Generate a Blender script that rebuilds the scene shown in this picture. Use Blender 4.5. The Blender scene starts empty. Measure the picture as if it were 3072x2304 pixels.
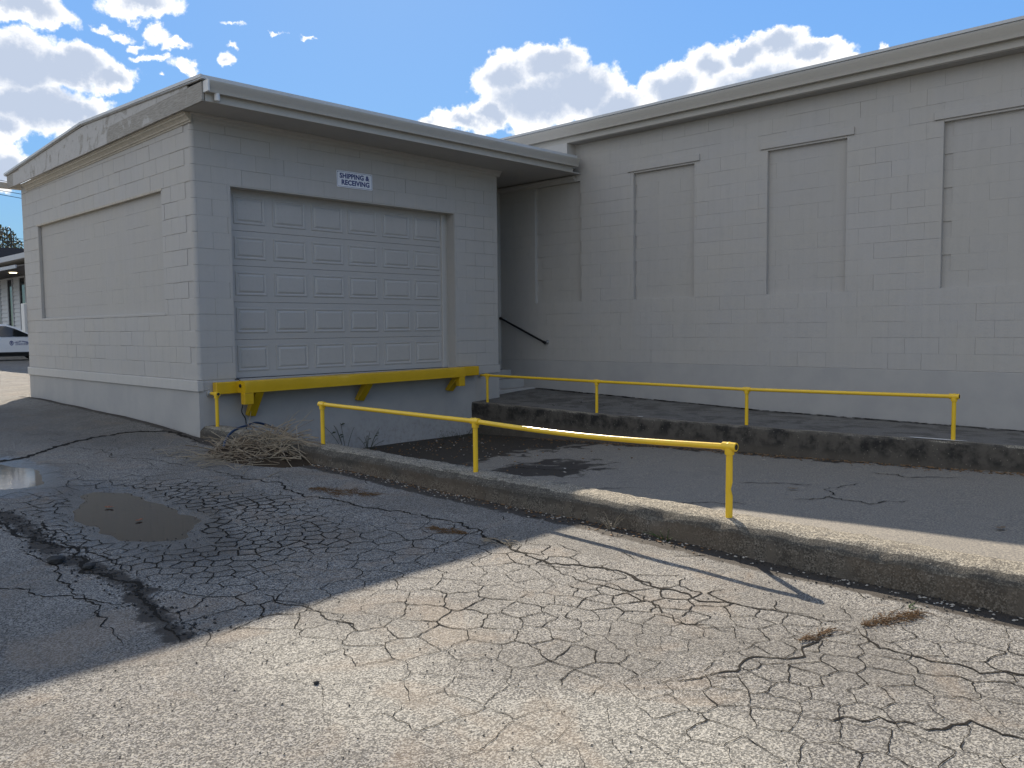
import bpy, bmesh, math, random
from mathutils import Vector, Matrix, noise
R=random.Random(7)
scn=bpy.context.scene; COL=scn.collection
# ---------------------------------------------------------------- camera
cam=bpy.data.cameras.new('camera'); camo=bpy.data.objects.new('camera',cam); COL.objects.link(camo)
yaw,pit,rol=-0.79870,0.06720,-0.0095
fw=Vector((-math.sin(yaw)*math.cos(pit),math.cos(yaw)*math.cos(pit),-math.sin(pit)))
rr=Vector((math.cos(yaw),math.sin(yaw),0)); uu=rr.cross(fw)
r2=rr*math.cos(rol)+uu*math.sin(rol); u2=-rr*math.sin(rol)+uu*math.cos(rol)
camo.matrix_world=Matrix(((r2.x,u2.x,-fw.x,-4.6236),(r2.y,u2.y,-fw.y,-9.9068),(r2.z,u2.z,-fw.z,0.6062),(0,0,0,1)))
cam.sensor_width=36; cam.lens=2486.47/3072*36; cam.clip_start=.05; cam.clip_end=3000
scn.camera=camo
# ---------------------------------------------------------------- light
SUN=Vector((.94,1.256,1)).normalized()
el=math.asin(SUN.z); az=math.atan2(SUN.x,SUN.y)
sl=bpy.data.lights.new('sun','SUN'); sl.energy=3.55; sl.angle=math.radians(.5); sl.color=(1,.89,.74)
so=bpy.data.objects.new('sun',sl); COL.objects.link(so); so.rotation_euler=(-SUN).to_track_quat('-Z','Y').to_euler()
scn.view_settings.view_transform='Standard'; scn.view_settings.look='None'
scn.view_settings.exposure=1.28; scn.view_settings.gamma=1
# ---------------------------------------------------------------- node helpers
class NT:
    def __init__(s,tree): s.t=tree; s.n=tree.nodes; s.l=tree.links
    def node(s,typ,**kw):
        n=s.n.new(typ)
        for k,v in kw.items(): setattr(n,k,v)
        return n
    def set(s,inp,v):
        if hasattr(v,'is_output') or isinstance(v,bpy.types.NodeSocket): s.l.new(v,inp)
        else:
            if isinstance(v,(tuple,list)) and inp.type=='RGBA' and len(v)==3: v=(*v,1)
            inp.default_value=v
    def math(s,op,a,b=None,c=None,clamp=False):
        n=s.node('ShaderNodeMath',operation=op,use_clamp=clamp)
        for i,v in enumerate((a,b,c)):
            if v is not None: s.set(n.inputs[i],v)
        return n.outputs[0]
    def vmath(s,op,a,b=None):
        n=s.node('ShaderNodeVectorMath',operation=op); s.set(n.inputs[0],a)
        if b is not None: s.set(n.inputs[1],b)
        return n.outputs['Value'] if op in('LENGTH','DISTANCE','DOT_PRODUCT') else n.outputs[0]
    def mix(s,f,a,b,blend='MIX'):
        n=s.node('ShaderNodeMix',data_type='RGBA',blend_type=blend); s.set(n.inputs[0],f); s.set(n.inputs[6],a); s.set(n.inputs[7],b); return n.outputs[2]
    def ramp(s,v,a,b,c=0.,d=1.,smooth=True):
        n=s.node('ShaderNodeMapRange',interpolation_type='SMOOTHSTEP' if smooth else 'LINEAR')
        for i,x in enumerate((v,a,b,c,d)): s.set(n.inputs[i],x)
        return n.outputs[0]
    def noise(s,scale,detail=3,rough=.55,vec=None,col=False,dist=0):
        n=s.node('ShaderNodeTexNoise'); n.inputs['Scale'].default_value=scale; n.inputs['Detail'].default_value=detail
        n.inputs['Roughness'].default_value=rough; n.inputs['Distortion'].default_value=dist
        if vec is not None: s.l.new(vec,n.inputs['Vector'])
        return n.outputs[1 if col else 0]
    def vor(s,scale,vec=None,feature='F1',out='Distance',rnd=1):
        n=s.node('ShaderNodeTexVoronoi',feature=feature); n.inputs['Scale'].default_value=scale; n.inputs['Randomness'].default_value=rnd
        if vec is not None: s.l.new(vec,n.inputs['Vector'])
        return n.outputs[out]
    def coord(s):
        g=s.node('ShaderNodeNewGeometry'); return g.outputs['Position']
    def attr(s,name):
        n=s.node('ShaderNodeAttribute',attribute_name=name); return n.outputs['Fac']
    def bump(s,h,strength=.5,dist=.01,nrm=None):
        n=s.node('ShaderNodeBump'); n.inputs['Strength'].default_value=strength; n.inputs['Distance'].default_value=dist
        s.set(n.inputs['Height'],h)
        if nrm is not None: s.l.new(nrm,n.inputs['Normal'])
        return n.outputs[0]
MATS={}
def mat(name,fn):
    m=bpy.data.materials.new(name); m.use_nodes=True; t=NT(m.node_tree); b=m.node_tree.nodes['Principled BSDF']
    def S(**kw):
        for k,v in kw.items(): t.set(b.inputs[{'color':'Base Color','rough':'Roughness','metal':'Metallic','spec':'Specular IOR Level','normal':'Normal','coat':'Coat Weight','em':'Emission Color','ems':'Emission Strength','trans':'Transmission Weight','ior':'IOR','alpha':'Alpha'}[k]],v)
    fn(t,S); MATS[name]=m; return m
# ---------------------------------------------------------------- world: Nishita sky with broken cumulus
w=bpy.data.worlds.new('World'); scn.world=w; w.use_nodes=True; t=NT(w.node_tree)
bg=w.node_tree.nodes['Background']
sky=t.node('ShaderNodeTexSky',sky_type='NISHITA'); sky.sun_disc=False; sky.sun_elevation=el; sky.sun_rotation=az
sky.air_density=1.0; sky.dust_density=.15; sky.ozone_density=2.5; sky.altitude=200
SKYS=.10
gen=t.node('ShaderNodeTexCoord').outputs['Generated']
sep=t.node('ShaderNodeSeparateXYZ'); t.l.new(gen,sep.inputs[0])
azn=t.math('ARCTAN2',sep.outputs[0],sep.outputs[1]); eln=t.math('ARCSINE',sep.outputs[2])
cmb=t.node('ShaderNodeCombineXYZ'); t.l.new(azn,cmb.inputs[0]); t.l.new(eln,cmb.inputs[1])
D=180/math.pi
# domain warp
nc=t.noise(11,6,.62,gen,col=True); nc2=t.noise(45,5,.65,gen,col=True)
wv=t.vmath('SUBTRACT',nc,(.5,.5,.5)); 
sc=t.node('ShaderNodeVectorMath',operation='SCALE'); t.l.new(wv,sc.inputs[0]); sc.inputs[3].default_value=.055
wv2=t.vmath('SUBTRACT',nc2,(.5,.5,.5)); sc2=t.node('ShaderNodeVectorMath',operation='SCALE'); t.l.new(wv2,sc2.inputs[0]); sc2.inputs[3].default_value=.022
pv=t.vmath('ADD',t.vmath('ADD',cmb.outputs[0],sc.outputs[0]),sc2.outputs[0])
sp=t.node('ShaderNodeSeparateXYZ'); t.l.new(pv,sp.inputs[0]); flat=t.node('ShaderNodeCombineXYZ'); t.l.new(sp.outputs[0],flat.inputs[0]); t.l.new(sp.outputs[1],flat.inputs[1]); pv=flat.outputs[0]
BL=[(15.75,15.51,2.57,1.52),(18.38,15.61,2.44,1.21),(20.61,15.05,1.82,0.88),(16.11,13.19,2.86,1.47),(18.27,13.04,2.02,0.88),(14.89,11.78,1.74,0.97),(16.12,18.41,2.43,1.0),(22.6,19.43,1.98,0.84),(20.35,17.91,0.64,0.35),(21.28,17.57,0.9,0.3),(22.17,17.17,0.61,0.26),(23.32,17.71,0.87,0.51),(24.31,17.15,0.68,0.36),(23.13,16.41,1.19,0.31),(24.87,16.05,1.06,0.42),(27.87,18.71,0.75,0.18),(27.57,16.68,0.65,0.53),(28.02,17.49,0.54,0.24),(30.68,18.33,0.25,0.13),(32.32,18.36,0.37,0.11),(23.68,15.36,0.26,0.16),(15.02,9.56,1.45,1.09),(45.61,16.51,1.86,1.45),(48.43,17.03,2.23,1.27),(47.32,14.79,3.17,1.85),(50.6,15.28,2.54,1.55),(52.93,14.35,2.38,1.19),(40.73,13.55,1.34,0.64),(42.91,13.28,1.68,0.78),(44.49,13.86,1.46,0.87),(56.6,15.02,2.03,1.45),(58.99,16.26,2.12,1.31),(61.33,16.89,1.93,1.02),(63.61,17.13,2.1,0.9),(65.72,16.54,1.84,0.89),(68.04,15.68,1.41,0.73),(62.21,14.77,5.68,1.91),(69.91,16.91,0.48,0.38),(74.58,17.06,0.92,0.27)]
dens=None
for a,e,rx,ry in BL:
    bg_=1.24 if ry>.7 else 1.05; rx*=bg_/math.cos(math.radians(e)); ry*=bg_
    d=t.vmath('SUBTRACT',pv,(a/D,e/D,0)); d=t.vmath('MULTIPLY',d,(D/rx,D/ry,0)); ln=t.vmath('LENGTH',d)
    # density in degrees-like units: scale by radius so big clouds have deep cores
    k=min(1.,.24+ry*.6)
    v=t.math('MULTIPLY',t.math('SUBTRACT',1.0,ln),k)
    dens=v if dens is None else t.math('SMOOTH_MAX',dens,v,.12)
# generic unseen clouds, cover added as white fill, thickened westward to brighten the left wall
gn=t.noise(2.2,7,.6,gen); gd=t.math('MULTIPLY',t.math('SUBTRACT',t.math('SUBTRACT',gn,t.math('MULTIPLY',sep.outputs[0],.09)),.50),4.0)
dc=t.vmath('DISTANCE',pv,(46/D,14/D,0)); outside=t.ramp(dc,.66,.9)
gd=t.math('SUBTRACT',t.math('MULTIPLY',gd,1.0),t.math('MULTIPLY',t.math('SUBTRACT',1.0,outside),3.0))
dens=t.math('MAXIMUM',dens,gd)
fine=t.noise(60,6,.6,gen); dd=t.math('ADD',dens,t.math('MULTIPLY',t.math('SUBTRACT',fine,.5),.75))
mask=t.ramp(dd,.0,.30)
puff=t.noise(9,7,.62,gen)
core=t.ramp(t.math('ADD',dens,t.math('MULTIPLY',t.math('SUBTRACT',puff,.5),1.2)),.16,.70)
lum=t.vmath('DOT_PRODUCT',sky.outputs[0],(.25,.6,.15)); kk=t.math('DIVIDE',2.6,t.math('ADD',lum,2.2))
sk=t.node('ShaderNodeVectorMath',operation='SCALE'); t.l.new(sky.outputs[0],sk.inputs[0]); t.l.new(kk,sk.inputs[3])
skyc=t.vmath('MULTIPLY',sk.outputs[0],(.80,1.10,1.36))
ccol=t.mix(core,(5.6,5.5,5.35),(2.3,2.65,3.3))
# clouds above the horizon only
mask=t.math('MULTIPLY',mask,t.ramp(sep.outputs[2],.02,.09))
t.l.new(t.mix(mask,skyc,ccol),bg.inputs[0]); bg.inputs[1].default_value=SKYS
w.cycles.sampling_method='MANUAL'; w.cycles.sample_map_resolution=1024
# ---------------------------------------------------------------- mesh helpers
def link(name,me,parent=None,m=None,label=None,cat=None,group=None,kind=None,smooth=False):
    o=bpy.data.objects.new(name,me); COL.objects.link(o)
    if parent is not None: o.parent=parent
    if me is not None and m is not None and hasattr(me,'materials') and not me.materials: me.materials.append(MATS[m])
    if smooth and me is not None:
        me.polygons.foreach_set('use_smooth',[True]*len(me.polygons))
    tag(o,label,cat,group,kind); return o
def tag(o,label=None,cat=None,group=None,kind=None):
    for k,v in (('label',label),('category',cat),('group',group),('kind',kind)):
        if v: o[k]=v
    return o
def thing(name,label,cat,loc=(0,0,0),group=None):
    o=bpy.data.objects.new(name,None); COL.objects.link(o); o.location=loc; o.empty_display_size=.1
    return tag(o,label,cat,group)
class MB:
    """collects geometry in world (or parent-local) coordinates"""
    def __init__(s,org=(0,0,0)): s.v=[]; s.f=[]; s.o=Vector(org); s.mi=[]
    def add(s,vs,fs):
        b=len(s.v); s.v+= [tuple(Vector(p)-s.o) for p in vs]; s.f+=[tuple(i+b for i in f) for f in fs]
    def box(s,x0,x1,y0,y1,z0,z1):
        s.add([(x0,y0,z0),(x1,y0,z0),(x1,y1,z0),(x0,y1,z0),(x0,y0,z1),(x1,y0,z1),(x1,y1,z1),(x0,y1,z1)],
              [(0,3,2,1),(4,5,6,7),(0,1,5,4),(1,2,6,5),(2,3,7,6),(3,0,4,7)])
    def hexa(s,p): s.add(p,[(0,3,2,1),(4,5,6,7),(0,1,5,4),(1,2,6,5),(2,3,7,6),(3,0,4,7)])
    def prism(s,prof,a,b,cap=True):
        """prof: list of (point at end a, point at end b) pairs"""
        n=len(prof); vs=[p[0] for p in prof]+[p[1] for p in prof]
        fs=[(i,(i+1)%n,n+(i+1)%n,n+i) for i in range(n)]
        if cap: fs+=[tuple(range(n-1,-1,-1)),tuple(range(n,2*n))]
        s.add(vs,fs)
    def tube(s,pts,rad,n=12,cap=True):
        pts=[Vector(p) for p in pts]; rads=rad if isinstance(rad,(list,tuple)) else [rad]*len(pts)
        vs=[];fs=[]; prev=None
        for i,p in enumerate(pts):
            d=(pts[min(i+1,len(pts)-1)]-pts[max(i-1,0)]).normalized()
            if prev is None:
                a=d.orthogonal().normalized()
            else: a=(prev-d*prev.dot(d)).normalized()
            prev=a; b=d.cross(a)
            for k in range(n):
                th=2*math.pi*k/n; vs.append(p+(a*math.cos(th)+b*math.sin(th))*rads[i])
        for i in range(len(pts)-1):
            for k in range(n):
                fs.append((i*n+k,i*n+(k+1)%n,(i+1)*n+(k+1)%n,(i+1)*n+k))
        if cap: fs+=[tuple(range(n-1,-1,-1)),tuple(range((len(pts)-1)*n,len(pts)*n))]
        s.add(vs,fs)
    def mesh(s,name):
        me=bpy.data.meshes.new(name); me.from_pydata(s.v,[],s.f); me.update(); return me
    def build(s,name,m,parent=None,smooth=False,bevel=0,seg=2,auto=None,**kw):
        me=s.mesh(name); bm=bmesh.new(); bm.from_mesh(me); bmesh.ops.recalc_face_normals(bm,faces=bm.faces); bm.to_mesh(me); bm.free()
        o=link(name,me,parent,m,smooth=smooth,**kw)
        if bevel:
            md=o.modifiers.new('bevel','BEVEL'); md.width=bevel; md.segments=seg; md.limit_method='ANGLE'; md.angle_limit=math.radians(40)
        if auto:
            bm=bmesh.new(); bm.from_mesh(me)
            for e in bm.edges:
                if len(e.link_faces)==2 and e.calc_face_angle(0)>auto: e.smooth=False
            for f in bm.faces: f.smooth=True
            bm.to_mesh(me); bm.free()
        return o
AUTO=math.radians(35)
def lerp(a,b,t): return a+(b-a)*t
def pw(x,pts):
    if x<=pts[0][0]: return pts[0][1]
    for (a,b),(c,d) in zip(pts,pts[1:]):
        if x<=c:
            u=(x-a)/(c-a); return b+(d-b)*u
    return pts[-1][1]
def sm(a,b,x):
    t_=max(0,min(1,(x-a)/(b-a))); return t_*t_*(3-2*t_)
def nz(x,y,s,seed=0): return noise.noise(Vector((x*s,y*s,seed*7.3)))
# ================================================================= MATERIALS
def m_paint(t,S,base=(.412,.398,.380),pit=.5,rough=.62,warm=(.425,.405,.372)):
    p=t.coord(); oi=t.node('ShaderNodeObjectInfo').outputs['Random']
    n1=t.noise(1.3,5,.6,p); n2=t.noise(9,5,.65,p); n3=t.noise(140,3,.7,p); pore=t.vor(95,p)
    c=t.mix(t.ramp(n1,.3,.7),base,warm)
    c=t.mix(t.math('MULTIPLY',t.ramp(n2,.5,.8),.22),c,tuple(x*.72 for x in base))
    mpp=t.node('ShaderNodeMapping'); t.l.new(p,mpp.inputs[0]); mpp.inputs['Scale'].default_value=(5,5,.35); stv=t.ramp(t.noise(2.5,6,.65,mpp.outputs[0]),.3,.75,1.01,.965); br=t.math('MULTIPLY',t.ramp(oi,0,1,.988,1.012,False),stv); c=t.vmath('MULTIPLY',c,t.node('ShaderNodeCombineXYZ').outputs[0]) if False else t.mix(1,c,t.node('ShaderNodeCombineColor').outputs[0] if False else c)
    hv=t.node('ShaderNodeHueSaturation'); t.set(hv.inputs['Color'],c); t.set(hv.inputs['Value'],br); c=hv.outputs[0]
    pits=t.math('MULTIPLY',t.ramp(pore,.0,.16,1,0),t.ramp(t.noise(6,3,.6,p),.52,.72))
    pits=t.math('MULTIPLY',pits,pit); c=t.mix(pits,c,(.12,.115,.11))
    h=t.math('ADD',t.math('MULTIPLY',n3,.5),t.math('MULTIPLY',t.noise(38,4,.6,p),.7)); h=t.math('SUBTRACT',h,t.math('MULTIPLY',pits,1.5))
    S(color=c,rough=rough,spec=.3,normal=t.bump(h,.5,.0035))
mat('block_paint',m_paint)
mat('infill_paint',lambda t,S:m_paint(t,S,(.397,.382,.362),1.0,.7,(.405,.387,.355)))
mat('smooth_paint',lambda t,S:m_paint(t,S,(.408,.395,.377),.15,.6,(.418,.40,.372)))
mat('trim_paint',lambda t,S:m_paint(t,S,(.47,.455,.43),0,.5,(.48,.46,.43)))
def m_found(t,S):
    p=t.coord(); n1=t.noise(2,6,.6,p); n2=t.noise(14,5,.7,p); n3=t.noise(120,3,.7,p)
    sp=t.node('ShaderNodeSeparateXYZ'); t.l.new(p,sp.inputs[0])
    c=t.mix(t.ramp(n1,.3,.7),(.352,.344,.334),(.40,.388,.368))
    st=t.math('MULTIPLY',t.ramp(t.math('ADD',sp.outputs[2],t.math('MULTIPLY',n1,.5)),-.72,-.25,1,0),t.ramp(n2,.42,.7))
    c=t.mix(t.math('MULTIPLY',st,.5),c,(.22,.20,.175))
    S(color=c,rough=.7,spec=.25,normal=t.bump(t.math('ADD',n3,n2),.4,.003))
mat('foundation_paint',m_found)
def m_metalpaint(t,S,c=(.46,.437,.392)):
    p=t.coord(); n=t.noise(3,5,.6,p); n2=t.noise(30,4,.7,p)
    S(color=t.mix(t.math('MULTIPLY',t.ramp(n2,.5,.8),.3),t.mix(n,c,tuple(x*.88 for x in c)),tuple(x*.6 for x in c)),rough=.42,spec=.4,normal=t.bump(n,.15,.01))
mat('gutter_paint',m_metalpaint)
mat('door_paint',lambda t,S:m_metalpaint(t,S,(.43,.417,.398)))
mat('drip_metal',lambda t,S:m_metalpaint(t,S,(.55,.56,.56)))
def m_rake(t,S,bare=.5):
    p=t.coord(); mp=t.node('ShaderNodeMapping'); t.l.new(p,mp.inputs[0]); mp.inputs['Scale'].default_value=(1,1.2,14)
    g=t.noise(6,6,.65,mp.outputs[0]); patch=t.noise(2.6,5,.6,p,dist=1.5); f=t.ramp(patch,bare-.05,bare+.06)
    wood=t.mix(t.ramp(g,.3,.7),(.25,.235,.21),(.37,.355,.325)); pt=t.mix(t.noise(18,5,.7,p),(.38,.37,.35),(.52,.51,.50))
    blot=t.ramp(t.noise(14,5,.7,p),.58,.66); pt=t.mix(t.math('MULTIPLY',blot,.6),pt,(.3,.29,.27))
    S(color=t.mix(f,wood,pt),rough=.8,spec=.15,normal=t.bump(g,.5,.004))
mat('weathered_wood',lambda t,S:m_rake(t,S,.62)); mat('peeling_paint',lambda t,S:m_rake(t,S,.40))
def m_crown(t,S):
    p=t.coord(); g=t.noise(20,6,.7,p); S(color=t.mix(t.ramp(g,.35,.65),(.37,.335,.275),(.47,.43,.36)),rough=.7,normal=t.bump(g,.3,.003))
mat('tan_moulding',m_crown)
def m_asphalt(t,S):
    p=t.coord(); A=t.attr
    wet=A('wet'); pale=A('pale'); dirt=A('dirt'); dark=A('dark')
    g1=t.vor(165,p,out='Color'); sg=t.node('ShaderNodeSeparateColor'); t.l.new(g1,sg.inputs[0]); gv=sg.outputs[0]
    g2=t.noise(85,4,.75,p); g3=t.noise(330,2,.6,p)
    big=t.noise(.55,5,.6,p,dist=.6); mid=t.noise(4.5,5,.65,p)
    grain=t.math('ADD',t.math('MULTIPLY',gv,.55),t.math('MULTIPLY',g2,.6))
    grain=t.ramp(grain,.36,.80)
    lo=t.mix(big,(.046,.044,.042),(.074,.070,.064)); hi=t.mix(sg.outputs[1],(.375,.347,.288),(.28,.27,.253))
    c=t.mix(grain,lo,hi)
    # broad worn patches
    lightp=t.math('MULTIPLY',t.ramp(t.math('ADD',t.math('MULTIPLY',pale,.55),t.math('MULTIPLY',mid,.55)),.42,.72),pale)
    c=t.mix(t.math('MULTIPLY',lightp,.62),c,t.mix(grain,(.15,.145,.125),(.47,.445,.38)))
    bw=t.ramp(t.noise(1.05,4,.6,p,dist=.8),.42,.62); c=t.mix(t.math('MULTIPLY',t.math('MULTIPLY',bw,.42),t.math('SUBTRACT',1.0,pale)),c,(.10,.09,.075))
    tan=t.math('MULTIPLY',t.ramp(t.noise(1.7,5,.6,p,dist=1),.52,.70),.32); c=t.mix(tan,c,(.27,.20,.135))
    pits=t.ramp(t.vor(34,p),.0,.26,1,0); pm=t.ramp(t.noise(7,4,.65,p),.44,.62); pits=t.math('MULTIPLY',pits,t.math('MULTIPLY',pm,t.math('ADD',.25,t.math('MULTIPLY',pale,.8)))); c=t.mix(pits,c,(.04,.038,.034))
    ws=t.math('ADD',wet,t.math('MULTIPLY',t.math('SUBTRACT',t.noise(9,5,.7,p),.5),.9)); wf=t.ramp(ws,.35,.62)
    wf=t.math('MULTIPLY',wf,t.ramp(wet,.02,.12))
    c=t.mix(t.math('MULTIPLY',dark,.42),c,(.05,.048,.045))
    df=t.math('MULTIPLY',t.ramp(t.math('ADD',dirt,t.math('MULTIPLY',t.math('SUBTRACT',t.noise(7,6,.7,p),.5),.9)),.38,.55),t.ramp(dirt,.02,.1))
    c=t.mix(df,c,t.mix(t.noise(50,4,.7,p),(.022,.019,.015),(.075,.062,.048)))
    c=t.mix(t.math('MULTIPLY',wf,.46),c,(.035,.032,.029))
    rg=t.math('SUBTRACT',.88,t.math('MULTIPLY',wf,.60))
    h=t.math('ADD',t.math('MULTIPLY',grain,1.0),t.math('ADD',t.math('MULTIPLY',g3,.4),t.math('MULTIPLY',t.noise(22,4,.6,p),.8))); h=t.math('SUBTRACT',h,t.math('MULTIPLY',pits,1.6))
    S(color=c,rough=rg,spec=.35,normal=t.bump(h,.75,.006))
mat('old_asphalt',m_asphalt)
def m_ramp(t,S):
    p=t.coord(); A=t.attr; dirt=A('dirt')
    g=t.noise(75,5,.8,p); big=t.noise(.9,5,.6,p,dist=.8); mid=t.noise(6,5,.65,p)
    c=t.mix(t.ramp(g,.35,.7),t.mix(big,(.085,.083,.078),(.13,.123,.112)),(.33,.295,.235))
    c=t.mix(t.math('MULTIPLY',t.ramp(mid,.52,.7),.3),c,(.12,.11,.10))
    f=t.math('MULTIPLY',t.ramp(t.math('ADD',dirt,t.math('MULTIPLY',t.math('SUBTRACT',t.noise(3.2,7,.65,p,dist=.7),.5),1.5)),.42,.56),t.ramp(dirt,.02,.2))
    c=t.mix(f,c,t.mix(t.noise(60,4,.7,p),(.016,.014,.012),(.06,.05,.038)))
    S(color=c,rough=t.math('SUBTRACT',.85,t.math('MULTIPLY',f,.12)),spec=.3,normal=t.bump(t.math('ADD',g,t.math('MULTIPLY',t.noise(30,4,.6,p),.8)),.5,.004))
mat('ramp_asphalt',m_ramp)
def m_curb(t,S,dark=.0):
    p=t.coord(); g=t.vor(130,p,out='Color'); sg=t.node('ShaderNodeSeparateColor'); t.l.new(g,sg.inputs[0])
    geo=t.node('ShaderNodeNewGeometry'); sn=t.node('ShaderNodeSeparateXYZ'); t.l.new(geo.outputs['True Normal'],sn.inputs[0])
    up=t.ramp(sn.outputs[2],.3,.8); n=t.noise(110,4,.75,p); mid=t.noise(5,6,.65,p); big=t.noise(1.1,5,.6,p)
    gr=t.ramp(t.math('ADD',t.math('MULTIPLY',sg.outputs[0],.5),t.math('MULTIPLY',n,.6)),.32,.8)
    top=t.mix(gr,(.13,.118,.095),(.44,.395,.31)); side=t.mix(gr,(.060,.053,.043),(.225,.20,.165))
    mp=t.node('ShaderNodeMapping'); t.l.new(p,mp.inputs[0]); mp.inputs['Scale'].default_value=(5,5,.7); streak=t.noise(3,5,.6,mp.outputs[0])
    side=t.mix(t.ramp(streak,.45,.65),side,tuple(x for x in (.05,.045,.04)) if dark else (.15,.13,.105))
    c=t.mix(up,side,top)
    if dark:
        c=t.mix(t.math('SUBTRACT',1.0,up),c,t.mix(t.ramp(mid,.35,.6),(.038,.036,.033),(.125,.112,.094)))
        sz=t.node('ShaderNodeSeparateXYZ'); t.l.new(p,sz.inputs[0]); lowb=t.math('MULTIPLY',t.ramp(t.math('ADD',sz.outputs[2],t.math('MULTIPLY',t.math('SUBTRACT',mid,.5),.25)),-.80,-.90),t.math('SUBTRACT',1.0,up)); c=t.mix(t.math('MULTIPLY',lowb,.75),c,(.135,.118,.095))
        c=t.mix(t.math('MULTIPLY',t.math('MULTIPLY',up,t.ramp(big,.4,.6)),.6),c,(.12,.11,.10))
    else:
        c=t.mix(t.math('MULTIPLY',t.ramp(mid,.5,.68),.55),c,(.075,.066,.055))
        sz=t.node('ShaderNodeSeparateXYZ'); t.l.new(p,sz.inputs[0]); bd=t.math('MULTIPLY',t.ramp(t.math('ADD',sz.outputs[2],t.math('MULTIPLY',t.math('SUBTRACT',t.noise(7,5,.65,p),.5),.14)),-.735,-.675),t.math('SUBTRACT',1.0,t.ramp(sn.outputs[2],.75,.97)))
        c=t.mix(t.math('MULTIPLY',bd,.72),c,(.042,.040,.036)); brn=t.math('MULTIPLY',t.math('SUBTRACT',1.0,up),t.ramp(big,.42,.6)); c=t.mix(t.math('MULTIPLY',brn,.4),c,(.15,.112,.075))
    peb=t.ramp(t.vor(24,p),.0,.17,1,0); c=t.mix(t.math('MULTIPLY',peb,t.ramp(t.noise(9,3,.6,p),.40,.52)),c,(.42,.37,.30))
    h=t.math('ADD',t.math('MULTIPLY',gr,1.0),t.math('ADD',t.noise(28,5,.65,p),peb))
    S(color=c,rough=.9,spec=.2,normal=t.bump(h,.9,.008))
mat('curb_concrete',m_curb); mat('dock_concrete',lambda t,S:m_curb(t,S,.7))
def m_walk(t,S):
    p=t.coord(); n=t.noise(100,4,.7,p); mid=t.noise(3,6,.6,p,dist=.8); 
    c=t.mix(t.ramp(n,.35,.7),(.10,.098,.093),(.21,.20,.18)); c=t.mix(t.math('MULTIPLY',t.ramp(mid,.45,.62),.6),c,(.055,.052,.047))
    S(color=c,rough=.88,spec=.25,normal=t.bump(t.math('ADD',n,t.noise(25,5,.6,p)),.6,.005))
mat('walkway_concrete',m_walk)
def m_yellow(t,S,c=(.72,.46,.022),wear=.62):
    p=t.coord(); n=t.noise(14,5,.7,p); f=t.ramp(n,wear,wear+.05)
    c=t.mix(t.noise(5,4,.6,p),c,tuple(x*.8 for x in c)); S(color=t.mix(f,c,(.12,.075,.03)),rough=t.math('ADD',.24,t.math('MULTIPLY',f,.4)),spec=.5,normal=t.bump(t.noise(45,4,.6,p),.25,.002))
mat('yellow_pipe',lambda t,S:m_yellow(t,S,(.86,.55,.03),.76)); mat('yellow_steel',lambda t,S:m_yellow(t,S,(.66,.41,.012),.72))
def flat(name,c,rough=.6,metal=0,nse=.15,sc=20,spec=.4,bmp=.1):
    def fn(t,S):
        p=t.coord(); n=t.noise(sc,5,.65,p); S(color=t.mix(n,tuple(x*(1-nse) for x in c),tuple(min(1,x*(1+nse)) for x in c)),rough=rough,metal=metal,spec=spec,normal=t.bump(n,bmp,.004))
    mat(name,fn)
flat('crack_shade_dirt',(.022,.02,.017),.95,0,.6,60,.05); flat('galvanized',(.5,.51,.52),.38,.85,.15,8); flat('black_iron',(.012,.012,.013),.35,0,.2,30)  # first one: near-black stands in for shade down in the cracks, plus dirt
flat('black_rubber',(.015,.016,.018),.6); flat('blue_hose',(.008,.03,.075),.35); flat('sign_white',(.74,.76,.80),.35,0,.03); flat('sign_blue',(.02,.035,.17),.4,0,.05)
flat('straw',(.31,.255,.18),.75,0,.35,30,.2); flat('straw_dark',(.17,.13,.09),.8,0,.35,30,.2); flat('soil',(.045,.034,.024),.95,0,.5,40,.05,.6); flat('leaf_litter',(.20,.12,.06),.8,0,.6,25,.15); flat('rust_needles',(.12,.072,.036),.85,0,.5,25,.1)
flat('gravel_light',(.36,.33,.28),.85,0,.4,30,.2,.5); flat('grass_green',(.05,.085,.022),.6,0,.3,20,.25); flat('weed_dark',(.035,.045,.022),.7,0,.3); flat('oak_leaf',(.20,.075,.028),.6,0,.3)
flat('stone_dark',(.035,.035,.034),.85,0,.3,40,.2,.5); flat('car_white',(.72,.73,.75),.22,0,.02,4,.5,0); flat('car_black',(.012,.012,.013),.45); flat('tyre',(.02,.02,.02),.8); flat('chrome',(.6,.6,.62),.2,1,.05)
flat('white_siding',(.60,.61,.62),.6,0,.05,6); flat('siding_trim',(.42,.43,.45),.5); flat('fascia_gray',(.40,.41,.43),.5); flat('shingle_tan',(.45,.38,.29),.9,0,.35,30); flat('rafter_dark',(.09,.08,.075),.8); flat('dark_roof',(.035,.035,.04),.8)
flat('leaf_yellow',(.17,.125,.03),.7,0,.5,4); flat('leaf_olive',(.07,.08,.028),.7,0,.5,4); flat('bark',(.09,.07,.05),.9,0,.4); flat('cable_black',(.01,.01,.011),.5); flat('white_fill',(.62,.62,.61),.5,0,.05)
flat('patch_white',(.50,.49,.47),.8,0,.3,20)
def m_glass(t,S): S(color=(.012,.016,.018),rough=.06,spec=.8)
mat('dark_glass',m_glass)
def m_water(t,S):
    p=t.coord(); S(color=(.030,.025,.020),rough=.06,spec=.20,ior=1.33,normal=t.bump(t.noise(14,4,.6,p),.10,.004))
mat('puddle_water',m_water)
mat('lamp_glow',lambda t,S:S(color=(.9,.8,.6),em=(1,.82,.5),ems=3.0))
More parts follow.
